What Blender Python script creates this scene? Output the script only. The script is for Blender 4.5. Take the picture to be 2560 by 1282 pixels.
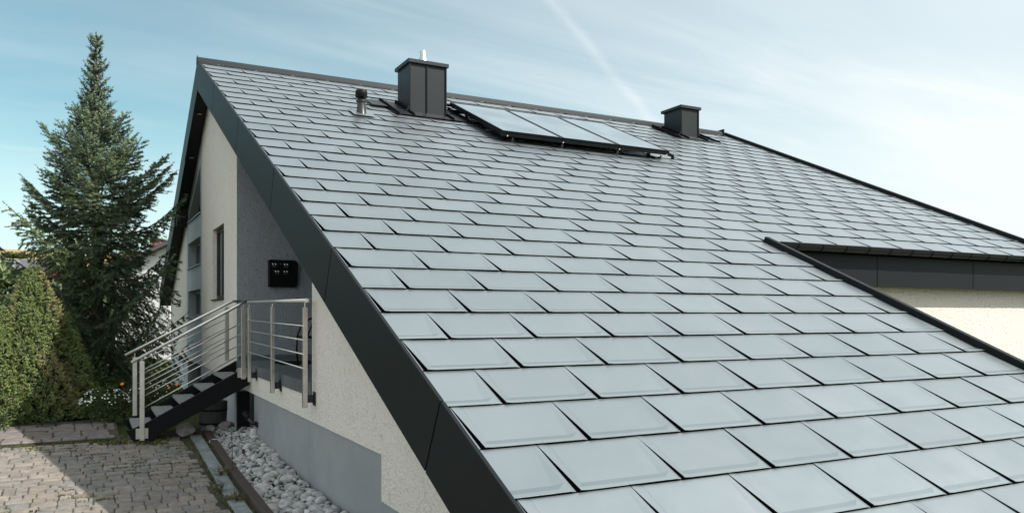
import bpy, bmesh, math, random
import numpy as np
from mathutils import Vector, Matrix

rnd = random.Random(11)
for o in list(bpy.data.objects):
    bpy.data.objects.remove(o)
scn = bpy.context.scene
COL = scn.collection

# ------------------------------------------------------------------ camera
# solved from the 0.70 x 0.42 m grid of the roof tiles: level camera with lens shift
F_PX, HOR, YAW = 1877.51, 787.366, math.radians(25.7126)
CAM = Vector((-1.8989, -3.1815, 0.9109))
CXP = 1122.813
cam = bpy.data.cameras.new('camera')
cam.sensor_fit = 'HORIZONTAL'
cam.sensor_width = 36.0
cam.lens = 36.0 * F_PX / 2560.0
cam.shift_x = (1280 - CXP) / 2560.0
cam.shift_y = (HOR - 641) / 2560.0
cam.clip_start = 0.05
cam.clip_end = 6000
camo = bpy.data.objects.new('camera', cam)
camo.location = CAM
camo.rotation_euler = (math.radians(90), 0, -YAW)
COL.objects.link(camo)
scn.camera = camo
FW = Vector((math.sin(YAW), math.cos(YAW), 0)); RT = Vector((math.cos(YAW), -math.sin(YAW), 0)); UP = Vector((0, 0, 1))
def at(px, py, depth):
    """point seen at photo pixel (px,py) at a given depth in front of the camera"""
    return CAM + depth * (FW + RT * ((px - CXP) / F_PX) + UP * ((HOR - py) / F_PX))
def depth_of(p):
    return (Vector(p) - CAM).dot(FW)

# ------------------------------------------------------------------ world, sun, exposure
SUN = Vector((0.724, -0.80, 1.0)).normalized()
SUN_EL = math.asin(SUN.z); SUN_AZ = math.atan2(SUN.x, SUN.y)
world = bpy.data.worlds.new('World'); scn.world = world; world.use_nodes = True
nt = world.node_tree; nt.nodes.clear()
def N(tree, typ, **kw):
    n = tree.nodes.new(typ)
    for k, v in kw.items():
        if k in n.inputs: n.inputs[k].default_value = v
        else: setattr(n, k, v)
    return n
def L(tree, a, b): tree.links.new(a, b)
def mathn(tree, op, a, b=None, clamp=False):
    n = tree.nodes.new('ShaderNodeMath'); n.operation = op; n.use_clamp = clamp
    for i, v in enumerate((a, b)):
        if v is None: continue
        if isinstance(v, (int, float)): n.inputs[i].default_value = v
        else: tree.links.new(v, n.inputs[i])
    return n.outputs[0]
def ramp(tree, fac, stops, interp='LINEAR'):
    n = tree.nodes.new('ShaderNodeValToRGB'); n.color_ramp.interpolation = interp
    e = n.color_ramp.elements
    while len(e) < len(stops): e.new(0.5)
    for el, (p, c) in zip(e, stops):
        el.position = p; el.color = c if len(c) == 4 else (*c, 1)
    tree.links.new(fac, n.inputs[0]); return n.outputs[0]
def mixc(tree, fac, a, b, mode='MIX'):
    n = tree.nodes.new('ShaderNodeMix'); n.data_type = 'RGBA'; n.blend_type = mode
    for i, v in ((0, fac), (6, a), (7, b)):
        if isinstance(v, (int, float)): n.inputs[i].default_value = v
        elif isinstance(v, (tuple, list)): n.inputs[i].default_value = v if len(v) == 4 else (*v, 1)
        else: tree.links.new(v, n.inputs[i])
    return n.outputs[2]

sky = N(nt, 'ShaderNodeTexSky', sky_type='NISHITA', sun_disc=False)
sky.sun_elevation = SUN_EL; sky.sun_rotation = SUN_AZ
sky.air_density = 1.0; sky.dust_density = 0.6; sky.ozone_density = 2.0; sky.altitude = 300
tc = N(nt, 'ShaderNodeTexCoord')
sep = N(nt, 'ShaderNodeSeparateXYZ'); L(nt, tc.outputs['Generated'], sep.inputs[0])
den = mathn(nt, 'ADD', mathn(nt, 'MAXIMUM', sep.outputs[2], 0.0), 0.16)
cmb = N(nt, 'ShaderNodeCombineXYZ')
L(nt, mathn(nt, 'DIVIDE', sep.outputs[0], den), cmb.inputs[0]); L(nt, mathn(nt, 'DIVIDE', sep.outputs[1], den), cmb.inputs[1])
# plane through the viewer in which the contrail lies (it crosses the sky from pixel (1370,0) to (1590,260))
_a = (FW + RT * ((1370 - CXP) / F_PX) + UP * ((HOR - 0) / F_PX)); _b = (FW + RT * ((1590 - CXP) / F_PX) + UP * ((HOR - 260) / F_PX))
CT = _a.cross(_b).normalized()
_nz = N(nt, 'ShaderNodeTexNoise', Scale=6.0, Detail=5.0, Roughness=0.6); L(nt, tc.outputs['Generated'], _nz.inputs['Vector'])
noise_dir = _nz.outputs[0]
# cirrus: stretched, warped noise on a cloud plane
def cirrus(rot, sc, seed, lo, hi, detail=6, dist=0.6):
    mp = N(nt, 'ShaderNodeMapping'); mp.inputs['Rotation'].default_value = (0, 0, math.radians(rot))
    mp.inputs['Scale'].default_value = (sc[0], sc[1], 1); mp.inputs['Location'].default_value = (seed, seed * 0.37, 0)
    L(nt, cmb.outputs[0], mp.inputs[0])
    nz = N(nt, 'ShaderNodeTexNoise', Scale=1.0, Detail=detail, Roughness=0.55, Distortion=dist)
    L(nt, mp.outputs[0], nz.inputs['Vector'])
    return ramp(nt, nz.outputs[0], [(lo, (0, 0, 0)), (hi, (1, 1, 1))], 'EASE')
c1 = cirrus(-50, (0.30, 1.15), 4.2, 0.40, 0.78)
c2 = cirrus(-38, (0.18, 0.70), 9.1, 0.40, 0.74)
c3 = cirrus(-62, (0.55, 3.1), 1.7, 0.50, 0.86, 8, 0.9)
cl = mathn(nt, 'ADD', mathn(nt, 'MULTIPLY', c1, 0.45), mathn(nt, 'MULTIPLY', c2, 0.55))
cl = mathn(nt, 'ADD', cl, mathn(nt, 'MULTIPLY', c3, 0.55))
# an old, spread contrail
ctp = mathn(nt, 'ADD', mathn(nt, 'MULTIPLY', sep.outputs[0], CT[0]), mathn(nt, 'ADD', mathn(nt, 'MULTIPLY', sep.outputs[1], CT[1]), mathn(nt, 'MULTIPLY', sep.outputs[2], CT[2])))
ctn = mathn(nt, 'ADD', ctp, mathn(nt, 'MULTIPLY', mathn(nt, 'SUBTRACT', noise_dir, 0.5), 0.02))
ctr = mathn(nt, 'SUBTRACT', 1.0, mathn(nt, 'MULTIPLY', mathn(nt, 'ABSOLUTE', ctn), 110.0), True)
cl = mathn(nt, 'ADD', cl, mathn(nt, 'MULTIPLY', mathn(nt, 'MULTIPLY', ctr, ramp(nt, noise_dir, [(0.35, (0, 0, 0)), (0.65, (1, 1, 1))])), 0.30))
# thin veil of cirrostratus thickening towards the east and towards the horizon; added overhead and behind the camera to brighten the gable
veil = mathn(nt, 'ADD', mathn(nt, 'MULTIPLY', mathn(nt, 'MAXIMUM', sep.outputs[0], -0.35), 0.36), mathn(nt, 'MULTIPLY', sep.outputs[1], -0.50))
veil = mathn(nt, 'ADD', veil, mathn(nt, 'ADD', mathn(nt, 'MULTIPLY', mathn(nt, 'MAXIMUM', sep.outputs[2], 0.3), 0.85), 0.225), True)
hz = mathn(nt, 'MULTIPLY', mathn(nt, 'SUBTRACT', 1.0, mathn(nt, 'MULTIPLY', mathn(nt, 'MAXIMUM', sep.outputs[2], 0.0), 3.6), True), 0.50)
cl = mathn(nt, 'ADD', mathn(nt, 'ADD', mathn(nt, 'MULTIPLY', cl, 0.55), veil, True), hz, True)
skyc = mixc(nt, 1.0, sky.outputs[0], (0.465, 0.585, 0.45), 'MULTIPLY')
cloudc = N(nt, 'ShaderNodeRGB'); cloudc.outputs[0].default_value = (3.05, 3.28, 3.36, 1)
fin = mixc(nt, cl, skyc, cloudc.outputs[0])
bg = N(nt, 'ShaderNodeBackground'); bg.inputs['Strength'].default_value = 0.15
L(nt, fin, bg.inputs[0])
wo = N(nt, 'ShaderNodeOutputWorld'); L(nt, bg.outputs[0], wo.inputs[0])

sl = bpy.data.lights.new('sun', 'SUN'); sl.energy = 2.75; sl.angle = math.radians(0.53); sl.color = (1.0, 0.945, 0.87)
slo = bpy.data.objects.new('sun', sl); slo.rotation_euler = (-SUN).to_track_quat('-Z', 'Y').to_euler(); slo.location = (20, -25, 40)
COL.objects.link(slo)
vs = scn.view_settings; vs.view_transform = 'Standard'; vs.look = 'None'; vs.gamma = 1.0; vs.exposure = 1.05
scn.render.engine = 'CYCLES'
scn.cycles.max_bounces = 8

# ------------------------------------------------------------------ materials
def new_mat(name):
    m = bpy.data.materials.new(name); m.use_nodes = True
    t = m.node_tree; b = t.nodes['Principled BSDF']
    return m, t, b
def objco(t):
    return N(t, 'ShaderNodeTexCoord').outputs['Object']
def geopos(t):
    return N(t, 'ShaderNodeNewGeometry').outputs['Position']
def noise(t, vec, scale, detail=4, rough=0.55, dist=0.0):
    n = N(t, 'ShaderNodeTexNoise', Scale=scale, Detail=detail, Roughness=rough, Distortion=dist)
    if vec is not None: L(t, vec, n.inputs['Vector'])
    return n.outputs[0]
def bump(t, b, h, strength, dist):
    n = N(t, 'ShaderNodeBump'); n.inputs['Strength'].default_value = strength; n.inputs['Distance'].default_value = dist
    L(t, h, n.inputs['Height']); L(t, n.outputs[0], b.inputs['Normal'])

def m_plain(name, col, rough=0.5, metal=0.0, var=0.12, scale=6.0, bstr=0.0, bscale=60.0, bdist=0.004, spec=0.5):
    m, t, b = new_mat(name)
    p = geopos(t)
    f = noise(t, p, scale)
    lo = tuple(c * (1 - var) for c in col); hi = tuple(min(1, c * (1 + var)) for c in col)
    L(t, ramp(t, f, [(0.3, lo), (0.7, hi)]), b.inputs['Base Color'])
    b.inputs['Roughness'].default_value = rough; b.inputs['Metallic'].default_value = metal
    b.inputs['Specular IOR Level'].default_value = spec
    if bstr: bump(t, b, noise(t, p, bscale, 5), bstr, bdist)
    return m

def m_render(name, col, var=0.10, bstr=0.7, stain=0.0):
    """scratched, rough-cast render"""
    m, t, b = new_mat(name)
    p = geopos(t)
    mp = N(t, 'ShaderNodeMapping'); mp.inputs['Scale'].default_value = (1, 1, 0.35); L(t, p, mp.inputs[0])
    big = noise(t, mp.outputs[0], 1.3, 5)
    fine = noise(t, p, 55, 4, 0.6)
    worm = noise(t, p, 24, 3, 0.5, 1.2)
    c = ramp(t, big, [(0.25, tuple(x * (1 - var) for x in col)), (0.75, tuple(min(1, x * (1 + var * 0.6)) for x in col))])
    pit = ramp(t, noise(t, mp.outputs[0], 34, 4, 0.6, 1.4), [(0.34, (0.42, 0.39, 0.34)), (0.45, (1, 1, 1))])
    c = mixc(t, 0.38, c, mixc(t, 1.0, c, pit, 'MULTIPLY'))
    L(t, c, b.inputs['Base Color'])
    b.inputs['Roughness'].default_value = 0.93; b.inputs['Specular IOR Level'].default_value = 0.2
    h = mathn(t, 'ADD', mathn(t, 'MULTIPLY', worm, 1.0), mathn(t, 'MULTIPLY', fine, 0.5))
    bump(t, b, h, bstr, 0.018)
    return m

def m_tile():
    m, t, b = new_mat('coated_aluminium_tile')
    p = geopos(t)
    oi = N(t, 'ShaderNodeObjectInfo')
    f = noise(t, p, 1.1, 4)
    c = ramp(t, f, [(0.3, (0.322, 0.368, 0.388)), (0.7, (0.370, 0.412, 0.430))])
    v = mathn(t, 'ADD', mathn(t, 'MULTIPLY', oi.outputs['Random'], 0.10), 0.95)
    hs = N(t, 'ShaderNodeHueSaturation'); L(t, c, hs.inputs['Color']); L(t, v, hs.inputs['Value'])
    sp = noise(t, p, 140, 2)                       # dust specks
    c2 = mixc(t, ramp(t, sp, [(0.70, (0, 0, 0)), (0.76, (0.22, 0.22, 0.22))]), hs.outputs[0], (0.42, 0.42, 0.40))
    L(t, c2, b.inputs['Base Color'])
    b.inputs['Metallic'].default_value = 0.86
    b.inputs['Specular IOR Level'].default_value = 0.6
    r = noise(t, p, 3.0, 5)
    L(t, ramp(t, r, [(0.3, (0.33,) * 3), (0.7, (0.41,) * 3)]), b.inputs['Roughness'])
    # slight oil-canning of the sheet, plus rain streaks in the dust
    mp = N(t, 'ShaderNodeMapping'); mp.inputs['Scale'].default_value = (9, 0.8, 0.8); L(t, p, mp.inputs[0])
    st = noise(t, mp.outputs[0], 2.0, 5, 0.6)
    c3 = mixc(t, ramp(t, st, [(0.50, (0, 0, 0)), (0.75, (0.13, 0.13, 0.13))]), c2, (0.40, 0.43, 0.44))
    L(t, c3, b.inputs['Base Color'])
    h = mathn(t, 'ADD', mathn(t, 'MULTIPLY', noise(t, p, 3.2, 2), 1.0), mathn(t, 'MULTIPLY', noise(t, p, 420, 2), 0.015))
    bump(t, b, h, 0.30, 0.010)
    return m

def m_attr(name, stops, rough=0.6, attr='tint', trans=0.0):
    """colour from a per-leaf random attribute"""
    m, t, b = new_mat(name)
    a = N(t, 'ShaderNodeAttribute'); a.attribute_name = attr
    c = ramp(t, a.outputs['Fac'], stops)
    L(t, c, b.inputs['Base Color']); b.inputs['Roughness'].default_value = rough
    b.inputs['Specular IOR Level'].default_value = 0.3
    if trans:
        tr = N(t, 'ShaderNodeBsdfTranslucent'); L(t, c, tr.inputs[0])
        mx = N(t, 'ShaderNodeMixShader'); mx.inputs[0].default_value = trans
        out = t.nodes['Material Output']
        L(t, b.outputs[0], mx.inputs[1]); L(t, tr.outputs[0], mx.inputs[2]); L(t, mx.outputs[0], out.inputs[0])
    return m

def m_stone(name, stops, rough=0.85, bstr=0.6, bscale=30, rscale=9):
    m, t, b = new_mat(name)
    oi = N(t, 'ShaderNodeObjectInfo'); a = N(t, 'ShaderNodeAttribute'); a.attribute_name = 'tint'
    p = geopos(t)
    v = mathn(t, 'FRACT', mathn(t, 'ADD', oi.outputs['Random'], a.outputs['Fac']))
    base = ramp(t, v, stops)
    f = noise(t, p, rscale, 5, 0.65)
    c = mixc(t, 0.75, base, mixc(t, 1.0, base, ramp(t, f, [(0.28, (0.45, 0.45, 0.44)), (0.66, (1.15, 1.14, 1.12))]), 'MULTIPLY'))
    sp = noise(t, p, 150, 3)
    c = mixc(t, ramp(t, sp, [(0.58, (0, 0, 0)), (0.72, (0.5, 0.5, 0.5))]), c, mixc(t, 1.0, c, (0.5, 0.5, 0.5), 'MULTIPLY'))
    L(t, c, b.inputs['Base Color']); b.inputs['Roughness'].default_value = rough
    b.inputs['Specular IOR Level'].default_value = 0.25
    bump(t, b, noise(t, p, bscale, 6, 0.65), bstr, 0.012)
    return m

def m_ground():
    m, t, b = new_mat('ground_cover')
    p = geopos(t); s = N(t, 'ShaderNodeSeparateXYZ'); L(t, p, s.inputs[0])
    g = ramp(t, noise(t, p, 0.8, 6, 0.7), [(0.3, (0.030, 0.040, 0.016)), (0.55, (0.060, 0.075, 0.028)), (0.75, (0.075, 0.062, 0.040))])
    fld = ramp(t, noise(t, p, 0.02, 5), [(0.3, (0.42, 0.31, 0.15)), (0.7, (0.52, 0.40, 0.21))])
    st = N(t, 'ShaderNodeTexWave', Scale=0.09, Distortion=2.0, Detail=2.0); L(t, p, st.inputs['Vector'])
    fld = mixc(t, 0.25, fld, mixc(t, 1.0, fld, st.outputs[0], 'MULTIPLY'))
    far = ramp(t, mathn(t, 'DIVIDE', mathn(t, 'ADD', s.outputs[1], mathn(t, 'MULTIPLY', noise(t, p, 0.03, 3), 30.0)), 400.0), [(0.36, (0, 0, 0)), (0.365, (1, 1, 1))])
    L(t, mixc(t, far, g, fld), b.inputs['Base Color'])
    b.inputs['Roughness'].default_value = 0.95; b.inputs['Specular IOR Level'].default_value = 0.1
    bump(t, b, noise(t, p, 14, 6, 0.7), 0.8, 0.05)
    return m

def m_wood(name, a, c2, scale=14, axis=(1, 12, 12), rough=0.75):
    m, t, b = new_mat(name)
    mp = N(t, 'ShaderNodeMapping'); mp.inputs['Scale'].default_value = axis; L(t, geopos(t), mp.inputs[0])
    f = noise(t, mp.outputs[0], scale, 6, 0.6)
    L(t, ramp(t, f, [(0.3, a), (0.7, c2)]), b.inputs['Base Color']); b.inputs['Roughness'].default_value = rough
    bump(t, b, f, 0.5, 0.004)
    return m

def m_glass(name, col=(0.02, 0.025, 0.03)):
    m, t, b = new_mat(name)
    f = noise(t, geopos(t), 1.5, 3)
    L(t, ramp(t, f, [(0.3, col), (0.7, tuple(c * 1.5 for c in col))]), b.inputs['Base Color'])
    b.inputs['Roughness'].default_value = 0.05; b.inputs['Specular IOR Level'].default_value = 0.6
    return m

M = {}
M['tile'] = m_tile()
M['dark_sheet'] = m_plain('anthracite_sheet', (0.0065, 0.0085, 0.0095), 0.48, 0, 0.12, 1.5, 0.05, 300, 0.001, 0.18)
M['fascia'] = m_plain('anthracite_fascia', (0.0085, 0.0118, 0.0135), 0.5, 0, 0.10, 0.8, 0.04, 200, 0.001, 0.18)
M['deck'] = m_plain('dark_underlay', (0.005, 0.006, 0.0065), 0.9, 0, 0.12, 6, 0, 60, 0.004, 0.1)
M['ridge'] = m_plain('grey_ridge_sheet', (0.019, 0.024, 0.027), 0.45, 0, 0.12, 1.2, 0, 60, 0.004, 0.3)
M['chim'] = m_plain('anthracite_chimney_sheet', (0.0115, 0.0165, 0.019), 0.42, 0, 0.10, 1.4, 0.05, 200, 0.001, 0.3)
M['soffit'] = m_plain('dark_soffit', (0.012, 0.013, 0.014), 0.6)
M['cream'] = m_render('cream_render', (0.86, 0.795, 0.72), 0.05, 1.0)
M['grey'] = m_render('grey_render', (0.33, 0.355, 0.38), 0.08, 1.0)
M['lgrey'] = m_render('light_grey_render', (0.52, 0.545, 0.565), 0.07, 0.45)
def m_plinth():
    m, t, b = new_mat('grey_plinth_paint'); p = geopos(t)
    mp = N(t, 'ShaderNodeMapping'); mp.inputs['Scale'].default_value = (6, 6, 0.5); L(t, p, mp.inputs[0])
    st = noise(t, mp.outputs[0], 1.0, 6, 0.65); bl = noise(t, p, 1.7, 5, 0.6)
    c = ramp(t, bl, [(0.3, (0.295, 0.312, 0.322)), (0.7, (0.355, 0.370, 0.378))])
    c = mixc(t, ramp(t, st, [(0.55, (0, 0, 0)), (0.8, (0.35, 0.35, 0.35))]), c, (0.18, 0.20, 0.20))
    sp = N(t, 'ShaderNodeSeparateXYZ'); L(t, p, sp.inputs[0])      # splash-back dirt just above the pebbles
    sd = mathn(t, 'ADD', sp.outputs[2], mathn(t, 'MULTIPLY', noise(t, p, 9, 5, 0.7), 0.22))
    c = mixc(t, ramp(t, mathn(t, 'ADD', sd, 1.0), [(0.12, (0.55, 0.55, 0.55)), (0.32, (0, 0, 0))]), c, (0.14, 0.14, 0.12))
    L(t, c, b.inputs['Base Color']); b.inputs['Roughness'].default_value = 0.8; b.inputs['Specular IOR Level'].default_value = 0.3
    bump(t, b, noise(t, p, 22, 6, 0.6), 0.35, 0.006)
    return m
M['plinth'] = m_plinth()
M['floor'] = m_plain('grey_floor_tile', (0.115, 0.125, 0.132), 0.45, 0, 0.14, 3)
M['steel'] = m_plain('brushed_steel', (0.72, 0.685, 0.635), 0.38, 1.0, 0.10, 8)
M['stringer'] = m_plain('black_painted_steel', (0.0045, 0.005, 0.006), 0.5, 0, 0.2, 4, 0, 60, 0.004, 0.2)
M['tread'] = m_wood('weathered_grey_plank', (0.16, 0.165, 0.165), (0.28, 0.285, 0.28), 10, (8, 1, 8))
M['timber'] = m_wood('dark_timber', (0.030, 0.022, 0.018), (0.075, 0.055, 0.045), 9, (10, 1, 10))
M['frame'] = m_plain('dark_window_frame', (0.022, 0.024, 0.026), 0.45)
M['silver_frame'] = m_plain('grey_window_frame', (0.20, 0.21, 0.215), 0.45)
M['glass'] = m_glass('window_glass')
M['black'] = m_plain('black_plastic', (0.005, 0.0055, 0.006), 0.4, 0, 0.12, 6, 0, 60, 0.004, 0.22)
M['white'] = m_plain('white_paint', (0.78, 0.78, 0.77), 0.55)
M['white_render'] = m_plain('white_render', (0.82, 0.82, 0.81), 0.9, 0, 0.04, 2, 0.3, 40)
M['zinc'] = m_plain('bare_zinc', (0.52, 0.54, 0.55), 0.38, 0.9, 0.15, 6)
M['pvc'] = m_plain('grey_pvc', (0.022, 0.026, 0.028), 0.35)
M['solar'] = m_glass('collector_glass', (0.25, 0.31, 0.335))
pb = M['solar'].node_tree.nodes['Principled BSDF']
pb.inputs['Roughness'].default_value = 0.20; pb.inputs['Metallic'].default_value = 0.6
M['alu'] = m_plain('mill_aluminium', (0.55, 0.56, 0.57), 0.35, 0.9)
M['paver'] = m_stone('concrete_cobble', [(0, (0.228, 0.200, 0.178)), (0.35, (0.300, 0.262, 0.232)), (0.65, (0.205, 0.203, 0.194)), (1, (0.270, 0.237, 0.205))], bscale=60)
M['bigpaver'] = m_stone('old_paving_block', [(0, (0.19, 0.165, 0.145)), (0.5, (0.23, 0.20, 0.185)), (1, (0.17, 0.17, 0.168))], bscale=50)
M['soil'] = m_plain('joint_soil', (0.055, 0.05, 0.036), 0.95, 0, 0.4, 5, 0.8, 40, 0.02)
M['slab'] = m_stone('slate_slab', [(0, (0.21, 0.24, 0.25)), (1, (0.27, 0.30, 0.31))], bscale=20)
M['pebble'] = m_stone('pale_pebble', [(0, (0.42, 0.425, 0.42)), (0.3, (0.58, 0.575, 0.56)), (0.55, (0.36, 0.37, 0.375)), (0.8, (0.52, 0.50, 0.48)), (1, (0.30, 0.31, 0.32))], 0.8, 0.5, 35, 14)
M['rock'] = m_stone('garden_rock', [(0, (0.20, 0.19, 0.18)), (0.5, (0.36, 0.34, 0.33)), (1, (0.27, 0.27, 0.27))], 0.85, 0.9, 18, 9)
M['ground'] = m_ground()
M['spruce'] = m_attr('spruce_needles', [(0, (0.028, 0.050, 0.030)), (0.4, (0.075, 0.116, 0.062)), (0.75, (0.155, 0.21, 0.108)), (1, (0.24, 0.30, 0.155))], 0.55)
M['bark'] = m_wood('spruce_bark', (0.035, 0.026, 0.020), (0.085, 0.065, 0.05), 12, (6, 6, 2), 0.9)
M['cone'] = m_plain('spruce_cone', (0.075, 0.048, 0.034), 0.8, 0, 0.3, 20)
M['dwarf'] = m_attr('dwarf_spruce_needles', [(0, (0.050, 0.085, 0.028)), (0.45, (0.150, 0.205, 0.068)), (0.75, (0.28, 0.31, 0.11)), (0.9, (0.34, 0.285, 0.155)), (1, (0.26, 0.195, 0.12))], 0.7)
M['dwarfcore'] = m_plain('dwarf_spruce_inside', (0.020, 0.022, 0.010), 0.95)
M['leaf'] = m_attr('pale_green_leaf', [(0, (0.060, 0.095, 0.030)), (0.6, (0.13, 0.185, 0.065)), (1, (0.30, 0.36, 0.20))], 0.5, trans=0.25)
M['weed'] = m_attr('weed_leaf', [(0, (0.035, 0.065, 0.020)), (0.6, (0.070, 0.110, 0.035)), (1, (0.13, 0.155, 0.055))], 0.55, trans=0.2)
M['dryweed'] = m_attr('dry_weed', [(0, (0.10, 0.085, 0.045)), (0.6, (0.13, 0.13, 0.055)), (1, (0.20, 0.16, 0.10))], 0.7)
M['moss'] = m_attr('moss', [(0, (0.050, 0.065, 0.018)), (0.6, (0.110, 0.130, 0.030)), (1, (0.20, 0.20, 0.05))], 0.9)
M['petal'] = m_plain('white_petal', (0.78, 0.77, 0.72), 0.6)
M['orange'] = m_plain('orange_petal', (0.85, 0.27, 0.015), 0.6)
M['yellow'] = m_plain('yellow_petal', (0.80, 0.62, 0.03), 0.6)
M['burgundy'] = m_plain('burgundy_leaf', (0.075, 0.008, 0.018), 0.5)
M['redwall'] = m_plain('dark_red_cladding', (0.15, 0.018, 0.028), 0.8)
M['roofgrey'] = m_plain('far_roof_tiles', (0.115, 0.110, 0.115), 0.7, 0, 0.1, 3)
M['brickred'] = m_plain('red_brick', (0.26, 0.125, 0.095), 0.85, 0, 0.2, 12)
M['wire'] = m_plain('dark_cable', (0.03, 0.03, 0.032), 0.6)
M['terracotta'] = m_wood('grey_tub_wood', (0.055, 0.060, 0.058), (0.10, 0.105, 0.10), 10, (10, 10, 1))

# ------------------------------------------------------------------ object helpers
def mesh_from(name, verts, faces, mat, smooth=False, tint=None):
    me = bpy.data.meshes.new(name)
    me.from_pydata([tuple(v) for v in verts], [], faces)
    me.materials.append(mat if not isinstance(mat, str) else M[mat])
    if smooth: me.polygons.foreach_set('use_smooth', [True] * len(me.polygons))
    if tint is not None:
        at_ = me.attributes.new('tint', 'FLOAT', 'FACE'); at_.data.foreach_set('value', tint)
    me.update(); return me
class MB:
    """collects shapes given in world coordinates"""
    def __init__(s): s.v = []; s.f = []
    def add(s, vs, fs):
        k = len(s.v); s.v += [Vector(v) for v in vs]; s.f += [tuple(i + k for i in f) for f in fs]; return s
    def box(s, x0, x1, y0, y1, z0, z1):
        return s.add([(x0,y0,z0),(x1,y0,z0),(x1,y1,z0),(x0,y1,z0),(x0,y0,z1),(x1,y0,z1),(x1,y1,z1),(x0,y1,z1)],
                     [(0,3,2,1),(4,5,6,7),(0,1,5,4),(1,2,6,5),(2,3,7,6),(3,0,4,7)])
    def prism(s, poly, axis, a, b):
        """poly: 2-D points; axis 'x' -> (y,z), 'y' -> (x,z), 'z' -> (x,y)"""
        n = len(poly)
        def P(p, t):
            return {'x': (t, p[0], p[1]), 'y': (p[0], t, p[1]), 'z': (p[0], p[1], t)}[axis]
        vs = [P(p, a) for p in poly] + [P(p, b) for p in poly]
        fs = [tuple(range(n))[::-1], tuple(range(n, 2 * n))] + [(i, (i + 1) % n, n + (i + 1) % n, n + i) for i in range(n)]
        return s.add(vs, fs)
    def tube(s, pts, r, n=8, caps=True):
        pts = [Vector(p) for p in pts]; rr = r if isinstance(r, (list, tuple)) else [r] * len(pts)
        vs = []; fs = []
        ref = Vector((0.13, 0.21, 1)).normalized()
        for i, p in enumerate(pts):
            d = (pts[min(i + 1, len(pts) - 1)] - pts[max(i - 1, 0)]).normalized()
            a = d.cross(ref)
            if a.length < 1e-3: a = d.cross(Vector((1, 0, 0)))
            a.normalize(); b = d.cross(a)
            for k in range(n):
                t = 2 * math.pi * k / n
                vs.append(p + (a * math.cos(t) + b * math.sin(t)) * rr[i])
        for i in range(len(pts) - 1):
            for k in range(n):
                fs.append((i*n+k, i*n+(k+1)%n, (i+1)*n+(k+1)%n, (i+1)*n+k))
        if caps: fs += [tuple(range(n)), tuple(range((len(pts)-1)*n, len(pts)*n))]
        return s.add(vs, fs)
    def lathe(s, c, prof, n=14):
        c = Vector(c); vs = []; fs = []
        for r, z in prof:
            for k in range(n):
                t = 2 * math.pi * k / n; vs.append(c + Vector((r * math.cos(t), r * math.sin(t), z)))
        for i in range(len(prof) - 1):
            for k in range(n): fs.append((i*n+k, i*n+(k+1)%n, (i+1)*n+(k+1)%n, (i+1)*n+k))
        fs += [tuple(range(n))[::-1], tuple(range((len(prof)-1)*n, len(prof)*n))]
        return s.add(vs, fs)
    def build(s, name, mat, parent=None, smooth=False, bevel=0.0, origin=None, tint=None):
        og = Vector(origin) if origin is not None else Vector((0, 0, 0))
        me = mesh_from(name, [v - og for v in s.v], s.f, mat, smooth, tint)
        bm = bmesh.new(); bm.from_mesh(me)
        bmesh.ops.recalc_face_normals(bm, faces=bm.faces)
        if bevel:
            bmesh.ops.bevel(bm, geom=[e for e in bm.edges if e.calc_face_angle(0) > 0.6], offset=bevel, segments=1, affect='EDGES')
        bm.to_mesh(me); bm.free()
        o = bpy.data.objects.new(name, me); COL.objects.link(o); o.location = og
        if parent is not None: put(o, parent)
        return o
ROOT = {}
def put(o, parent):
    o.parent = parent
    o.matrix_parent_inverse = Matrix.Translation(-ROOT[parent.name]) if parent.name in ROOT else Matrix.Identity(4)
def thing(name, label, cat, loc, group=None):
    o = bpy.data.objects.new(name, None); COL.objects.link(o); o.location = loc; o.empty_display_size = 0.2
    ROOT[o.name] = Vector(loc); return tag(o, label, cat, group)
def tag(o, label=None, cat=None, group=None, kind=None):
    for k, v in (('label', label), ('category', cat), ('group', group), ('kind', kind)):
        if v: o[k] = v
    return o

# ------------------------------------------------------------------ terrain
def gz(y):
    return float(np.interp(y, [-30, 4.5, 8, 10.5, 45], [-1.0, -0.95, -0.81, -0.76, -0.9]))
def terrain(x, y):
    d = math.hypot(x - CAM.x, y - CAM.y)
    z = gz(min(y, 45)) - 0.03
    if x > 0.25 and -1.2 < y < 21: z -= 0.25
    s = max(0.0, (d - 32)); hill = 0.093 * s if s < 280 else 26.0
    side = max(0.0, min(1.0, (y + 5) / 40.0))
    hill *= side
    return z + hill + (0.9 * math.sin(x * 0.011 + 1) * math.cos(y * 0.009)) * min(1, s / 200)
xs = sorted(set([round(-2.0 + sgn * (0.9 * k + 0.012 * k ** 2.6), 2) for k in range(0, 66) for sgn in (-1, 1)]))
vs_, fs_ = [], []
for y in xs:
    for x in xs: vs_.append((x, y, terrain(x, y)))
n_ = len(xs)
for j in range(n_ - 1):
    for i in range(n_ - 1): fs_.append((j*n_+i, j*n_+i+1, (j+1)*n_+i+1, (j+1)*n_+i))
g = bpy.data.objects.new('ground', mesh_from('ground', vs_, fs_, 'ground', True)); COL.objects.link(g)
tag(g, 'garden ground rising to a golden grain field on the hill', 'ground', kind='structure')

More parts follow.
